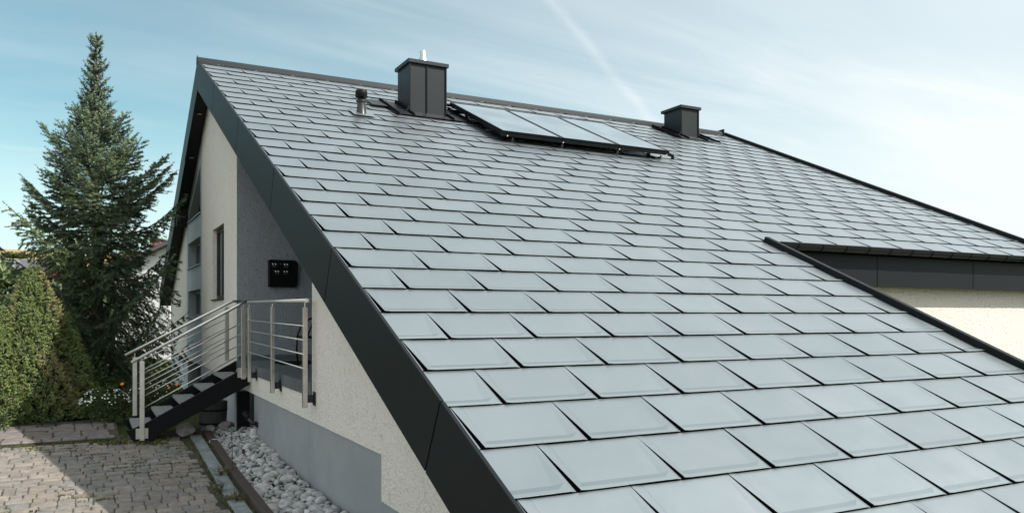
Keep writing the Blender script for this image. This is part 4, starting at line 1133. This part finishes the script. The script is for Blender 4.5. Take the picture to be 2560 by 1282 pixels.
def flowers(name, label, c, rx, rz, n, mat, size, cat='flower', leaves=900, leaf_mat='weed', group=None):
    th = leafy(name, label, c, rx, rz, leaves, 0.06, leaf_mat, cat, 6, group, 0.0, 0.8, 0.35)
    m_ = MB(); c = Vector(c)
    for k in range(n):
        a = rnd.uniform(0, 6.28); e = rnd.uniform(0.15, 1.0)
        p = c + Vector((math.cos(a) * rx * math.sqrt(1 - e * e * 0.8) * 1.05, math.sin(a) * rx * math.sqrt(1 - e * e * 0.8) * 1.05, rz + rz * e * 1.08))
        tilt = Vector((math.cos(a) * 0.5, math.sin(a) * 0.5 - 0.3, 0.8)).normalized(); u_ = tilt.orthogonal().normalized(); w_ = tilt.cross(u_)
        s_ = size * rnd.uniform(0.7, 1.2); np_ = 7
        vs = [p + tilt * s_ * 0.15]
        for i in range(np_ * 2):
            t = math.pi * i / np_; r_ = s_ * (1 if i % 2 == 0 else 0.62); vs.append(p + (u_ * math.cos(t) + w_ * math.sin(t)) * r_ + tilt * (0.0 if i % 2 else s_ * 0.12))
        m_.add(vs, [(0, 1 + i, 1 + (i + 1) % (np_ * 2)) for i in range(np_ * 2)])
    m_.build('blossoms', mat, th)
    return th
flowers('flower_bush', 'low bush covered in small white flowers left of the stair foot', gpt(262, 1052, 0.04), 0.36, 0.24, 130, 'petal', 0.015, leaves=1500)
flowers('flower_bush', 'white flowering plants behind the staircase railing', gat(385, 12.6), 0.40, 0.28, 80, 'petal', 0.014, leaves=1300)
flowers('marigold', 'bright orange marigold at the left edge of the paving', gpt(6, 1075, 0.04), 0.09, 0.14, 1, 'orange', 0.040, leaves=260, leaf_mat='leaf')
for px, d, z_, lab in ((312, 11.9, 0.30, 'orange blossoms left of the lower stair post'), (440, 12.4, 0.33, 'orange blossoms behind the middle of the stair railing')):
    flowers('marigold', lab, gat(px, d), 0.12, z_, 3, 'orange', 0.030, leaves=240)

def rosette(name, label, c, n, ln, mat='weed', up=0.8, cat='weed', levels=1, group=None):
    th = thing(name, label, cat, c, group); nn = Needles(); c = np.array(c)
    top = ln * up * levels
    m_ = MB().tube([tuple(c - np.array((0, 0, 0.02))), tuple(c + np.array((0, 0, top * 0.9)))], [0.006, 0.003], 5); m_.build('stem', 'weed', th)
    m_.v and None
    for k in range(n):
        lv = k / n; a = k * 2.4 + rnd.uniform(-.3, .3)
        p = c + np.array((0, 0, top * lv * 0.9)); e = up * rnd.uniform(0.6, 1.2)
        d = np.array((math.cos(a), math.sin(a), e)); d /= np.linalg.norm(d); sd = np.array((-math.sin(a), math.cos(a), 0)); l = ln * rnd.uniform(0.6, 1.1) * (1 - 0.45 * lv)
        m1 = p + d * l * 0.45; tip = p + d * l + np.array((0, 0, -0.25 * l)); w = l * 0.15
        t = np.array([rnd.uniform(0.2, 0.9)] * 4)
        nn.tris(np.array([[p, m1 + sd * w, m1], [p, m1, m1 - sd * w], [m1 + sd * w, tip, m1], [m1, tip, m1 - sd * w]]), t)
    nn.build('leaves', mat, th); return th
me_w = bpy.data.materials
rosette('leafy_weed', 'tallest upright leafy weed at the back edge of the path', gpt(105, 1066, 0.045), 26, 0.17, levels=1.6)
rosette('leafy_weed', 'upright leafy weed just right of the tallest weed', gpt(140, 1062, 0.045), 20, 0.15, levels=1.3)
rosette('leafy_weed', 'small leafy weed left of the tallest weed', gpt(52, 1054, 0.045), 16, 0.12, levels=1.0)
rosette('leafy_weed', 'low weed growing in the paving joint near the stair foot', gpt(270, 1108, 0.01), 14, 0.11, levels=1.0)
rosette('leafy_weed', 'weed between shrubs and path left of the flower bush', gpt(178, 1048, 0.045), 12, 0.10)
rosette('leafy_weed', 'tall weed in front of the white flower bush', gpt(262, 1070, 0.045), 18, 0.13, levels=1.4)
rosette('burgundy_plant', 'small dark red leaved plant among the pebbles', gpt(590, 1135, 0.05), 14, 0.06, 'weed')
bpy.data.objects['burgundy_plant'].children[1].data.materials[0] = M['burgundy']
for px, py, lab in ((553, 1190, 'dry weed tuft on the timber beam beside the pebbles'), (548, 1230, 'dry weed tuft at the gap between the slate slabs'), (590, 1255, 'dry weed beside the nearest slate slab'), (300, 1110, 'brown dry weed tuft at the foot of the staircase')):
    leafy('dry_weed', lab, gpt(px, py, 0.0), 0.07, 0.05, 120, 0.045, 'dryweed', 'weed', 3, None, 0, 1, 0.2)
for px, py, lab in ((548, 1120, 'thin upright weed stalk standing in the pebbles'),):
    th = thing('weed_stalk', lab, 'weed', gpt(580, 1180, 0.03)); b0 = gpt(580, 1180, 0.03)
    MB().tube([b0, b0 + Vector((0.005, 0, 0.25)), b0 + Vector((-0.01, 0.01, 0.52))], [0.005, 0.004, 0.002], 5).build('stem', 'bark', th)
    nn = Needles(); nn.brush(tuple(b0 + Vector((0, 0, 0.05))), tuple(b0 + Vector((-0.01, 0.01, 0.5))), 60, 0.03, 0.004, 0.2); nn.build('leaves', 'dryweed', th)
nn = Needles()                                                # moss and grass in the joints
def tuft(p, n, ln, tint):
    nn.brush(tuple(p), tuple(p + Vector((rnd.gauss(0, .01), rnd.gauss(0, .01), 0.012))), n, ln, 0.003, tint, 1.2)
for k in range(900):
    y = 3.1 + 4.95 * rnd.random(); x = rnd.uniform(-4.5, -0.68)
    dens = math.sin(x * 2.3 + 1) * math.sin(y * 1.7) + 0.6 * math.sin(x * 5.1 + y * 3.3)
    if dens < 0.25: continue
    row = round((y - 3.05) / 0.168); y = 3.05 + row * 0.168 + rnd.gauss(0, 0.012)
    for q in range(5): tuft(Vector((x + rnd.gauss(0, 0.035), y + rnd.gauss(0, 0.008), gz(y) - 0.008)), 8, 0.022, rnd.random())
for k in range(600):                                         # along the step and the slab border
    x = rnd.uniform(-4.5, -1.45); y = 8.09 + rnd.gauss(0, 0.025); tuft(Vector((x, y, gz(y) - 0.008)), 9, 0.03, rnd.uniform(0.2, 1))
for k in range(500):
    y = rnd.uniform(3.1, 8.0); x = -0.68 + (y - 3) * 0.0165 + rnd.gauss(0, 0.02) + rnd.choice((0, 0.17)); tuft(Vector((x, y, gz(y) - 0.005)), 8, 0.03, rnd.random() * 0.7)
for k in range(260):
    p = gpt(rnd.uniform(230, 420), rnd.uniform(1092, 1112), 0.0); tuft(p, 14, 0.045, rnd.random())
mo = nn.build('joint_moss', 'moss', None); tag(mo, 'moss and grass growing in the paving joints', 'moss', kind='stuff')

# ------------------------------------------------------------------ background
# white neighbour house behind the spruce, gable towards the camera
D1 = 30.0
def wz(py, d): return CAM.z + (HOR - py) * d / F_PX
nb_ = at(372, 900, D1); zg = terrain(nb_.x, nb_.y)
nbh = thing('neighbour_house', 'white house with brick chimney behind the tall spruce', 'house', (nb_.x, nb_.y, zg))
a, b = at(286, 0, D1), at(520, 0, D1)
def frame_pts(px, py, d): return at(px, py, d)
def gable(pts, d0, d1, name, mat, parent):
    m_ = MB(); f_ = [at(px, py, d0) for px, py in pts]; off = FW * (d1 - d0)
    k = len(f_); m_.add(f_ + [p + off for p in f_], [tuple(range(k))[::-1], tuple(range(k, 2 * k))] + [(i, (i + 1) % k, k + (i + 1) % k, k + i) for i in range(k)])
    return m_.build(name, mat, parent)
base_py = HOR - (zg - 0.3 - CAM.z) * F_PX / D1
gable([(288, base_py), (560, base_py), (560, 668), (424, 606), (288, 668)], D1, D1 + 9, 'wall', 'white_render', nbh)
gable([(276, 666), (424, 597), (424, 607), (276, 676)], D1 - 0.4, D1 + 9.4, 'roof', 'roofgrey', nbh)
gable([(424, 597), (572, 666), (572, 676), (424, 607)], D1 - 0.4, D1 + 9.4, 'roof', 'roofgrey', nbh)
chn = gable([(374, 640), (400, 640), (400, 599), (374, 599)], D1 + 2, D1 + 2.5, 'chimney', 'brickred', nbh)
gable([(371, 600), (403, 600), (403, 596), (371, 596)], D1 + 1.95, D1 + 2.55, 'chimney_cap', 'roofgrey', chn)
wsh = gable([(404, 815), (426, 815), (426, 757), (404, 757)], D1 - 0.06, D1 - 0.002, 'window', 'white', nbh)
for k in range(11): gable([(405, 814 - k * 5.2), (425, 814 - k * 5.2), (425, 810.5 - k * 5.2), (405, 810.5 - k * 5.2)], D1 - 0.09, D1 - 0.062, 'shutter_slat', 'silver_frame' if False else 'white_render', wsh)
gable([(330, 900), (352, 900), (352, 850), (330, 850)], D1 - 0.05, D1 - 0.002, 'window', 'glass', nbh)
# dark red house on the slope
D2 = 85.0
rb = at(40, 0, D2); zg2 = terrain(rb.x, rb.y)
rh = thing('red_house', 'dark red house with grey roof on the slope at left', 'house', (rb.x, rb.y, zg2))
bpy2 = HOR - (zg2 - 0.8 - CAM.z) * F_PX / D2
gable([(6, bpy2), (124, bpy2), (124, 674), (6, 674)], D2, D2 + 8, 'wall', 'redwall', rh)
m_ = MB(); f0 = [at(0, 676, D2 - 0.6), at(130, 676, D2 - 0.6), at(130, 648, D2 + 4), at(4, 648, D2 + 4), at(0, 676, D2 + 9), at(130, 676, D2 + 9)]
m_.add([p for p in f0] + [p + Vector((0, 0, -0.25)) for p in f0], [(0, 1, 2, 3), (3, 2, 5, 4), (6, 7, 8, 9), (9, 8, 11, 10), (0, 1, 7, 6), (4, 5, 11, 10), (0, 3, 9, 6), (3, 4, 10, 9), (1, 2, 8, 7), (2, 5, 11, 8)])
rr_ = m_.build('roof', 'roofgrey', rh)
def on_roof(px, py, lift=0.06):
    t = (676 - py) / 28.0; return at(px, py, D2 - 0.6 + 4.6 * t) + Vector((0, 0, lift))
for (x0, x1, y0, y1) in ((30, 40, 651, 657), (41, 51, 651, 657), (27, 37, 662, 669)):
    m_ = MB(); q = [on_roof(x0, y1), on_roof(x1, y1), on_roof(x1, y0), on_roof(x0, y0)]; m_.add(q + [p - Vector((0, 0, 0.05)) for p in q], [(0, 1, 2, 3), (7, 6, 5, 4), (0, 4, 5, 1), (1, 5, 6, 2), (2, 6, 7, 3), (3, 7, 4, 0)])
    m_.build('roof_light', 'silver_frame', rr_)
for (x0, x1) in ((16, 27), (31, 48), (52, 62)):
    gable([(x0, 700), (x1, 700), (x1, 685), (x0, 685)], D2 - 0.1, D2 - 0.003, 'window', 'white', rh)
# field tree, far hedge
def far_tree(px, py_top, d, r, label, n=900, mat='weed', name='field_tree'):
    c = at(px, 800, d); c.z = terrain(c.x, c.y)
    h = wz(py_top, d) - c.z
    th = thing(name, label, 'tree', c)
    MB().tube([c - Vector((0, 0, 0.2)), c + Vector((0, 0, h * 0.6))], [0.02 * h + 0.05, 0.05], 7).build('trunk', 'bark', th)
    nn = Needles(); pos = rg.normal(0, 1, (n, 3)); pos /= np.linalg.norm(pos, axis=1)[:, None]; pos *= (rg.random(n) ** 0.4)[:, None] * (1 + 0.25 * np.sin(pos[:, 0] * 4) * np.cos(pos[:, 2] * 5))[:, None]
    Pn = np.array(c) + np.array((0, 0, h * 0.6)) + pos * np.array((r, r, h * 0.42)); q = rg.normal(0, r * 0.13, (n, 3, 3)) + Pn[:, None, :]
    nn.tris(q, rg.random(n)); nn.build('crown', mat, th)
far_tree(42, 636, 150, 2.2, 'lone tree at the edge of the grain field')
far_tree(-8, 672, 60, 2.6, 'light green garden tree below the red house', 1500, 'leaf')
# lattice mast and overhead line
mp_ = at(85, 0, 70.0); mp_.z = terrain(mp_.x, mp_.y)
mast = thing('radio_mast', 'thin guyed mast standing left of the tall spruce', 'mast', mp_)
zt = wz(598, 70.0)
MB().tube([mp_, (mp_.x, mp_.y, zt)], [0.05, 0.03], 6).build('pole', 'wire', mast)
for sg in (-1, 1): MB().tube([(mp_.x, mp_.y, zt - 0.4), mp_ + RT * sg * 0.6 + Vector((0, 0, 0.3))], 0.014, 4).build('guy_wire', 'wire', mast)
pa, pb = at(-60, 628, 62.0), at(430, 596, 78.0)
pts = [pa.lerp(pb, t / 16) + Vector((0, 0, -0.5 * math.sin(math.pi * t / 16))) for t in range(17)]
ln = MB().tube(pts, 0.022, 5).build('power_line', 'wire', None, origin=pa); tag(ln, 'overhead cable crossing behind the tall spruce', 'cable')

for o in bpy.data.objects:
    if o.type == 'MESH' and o.parent is None and 'category' not in o and 'kind' not in o: print('UNTAGGED', o.name)
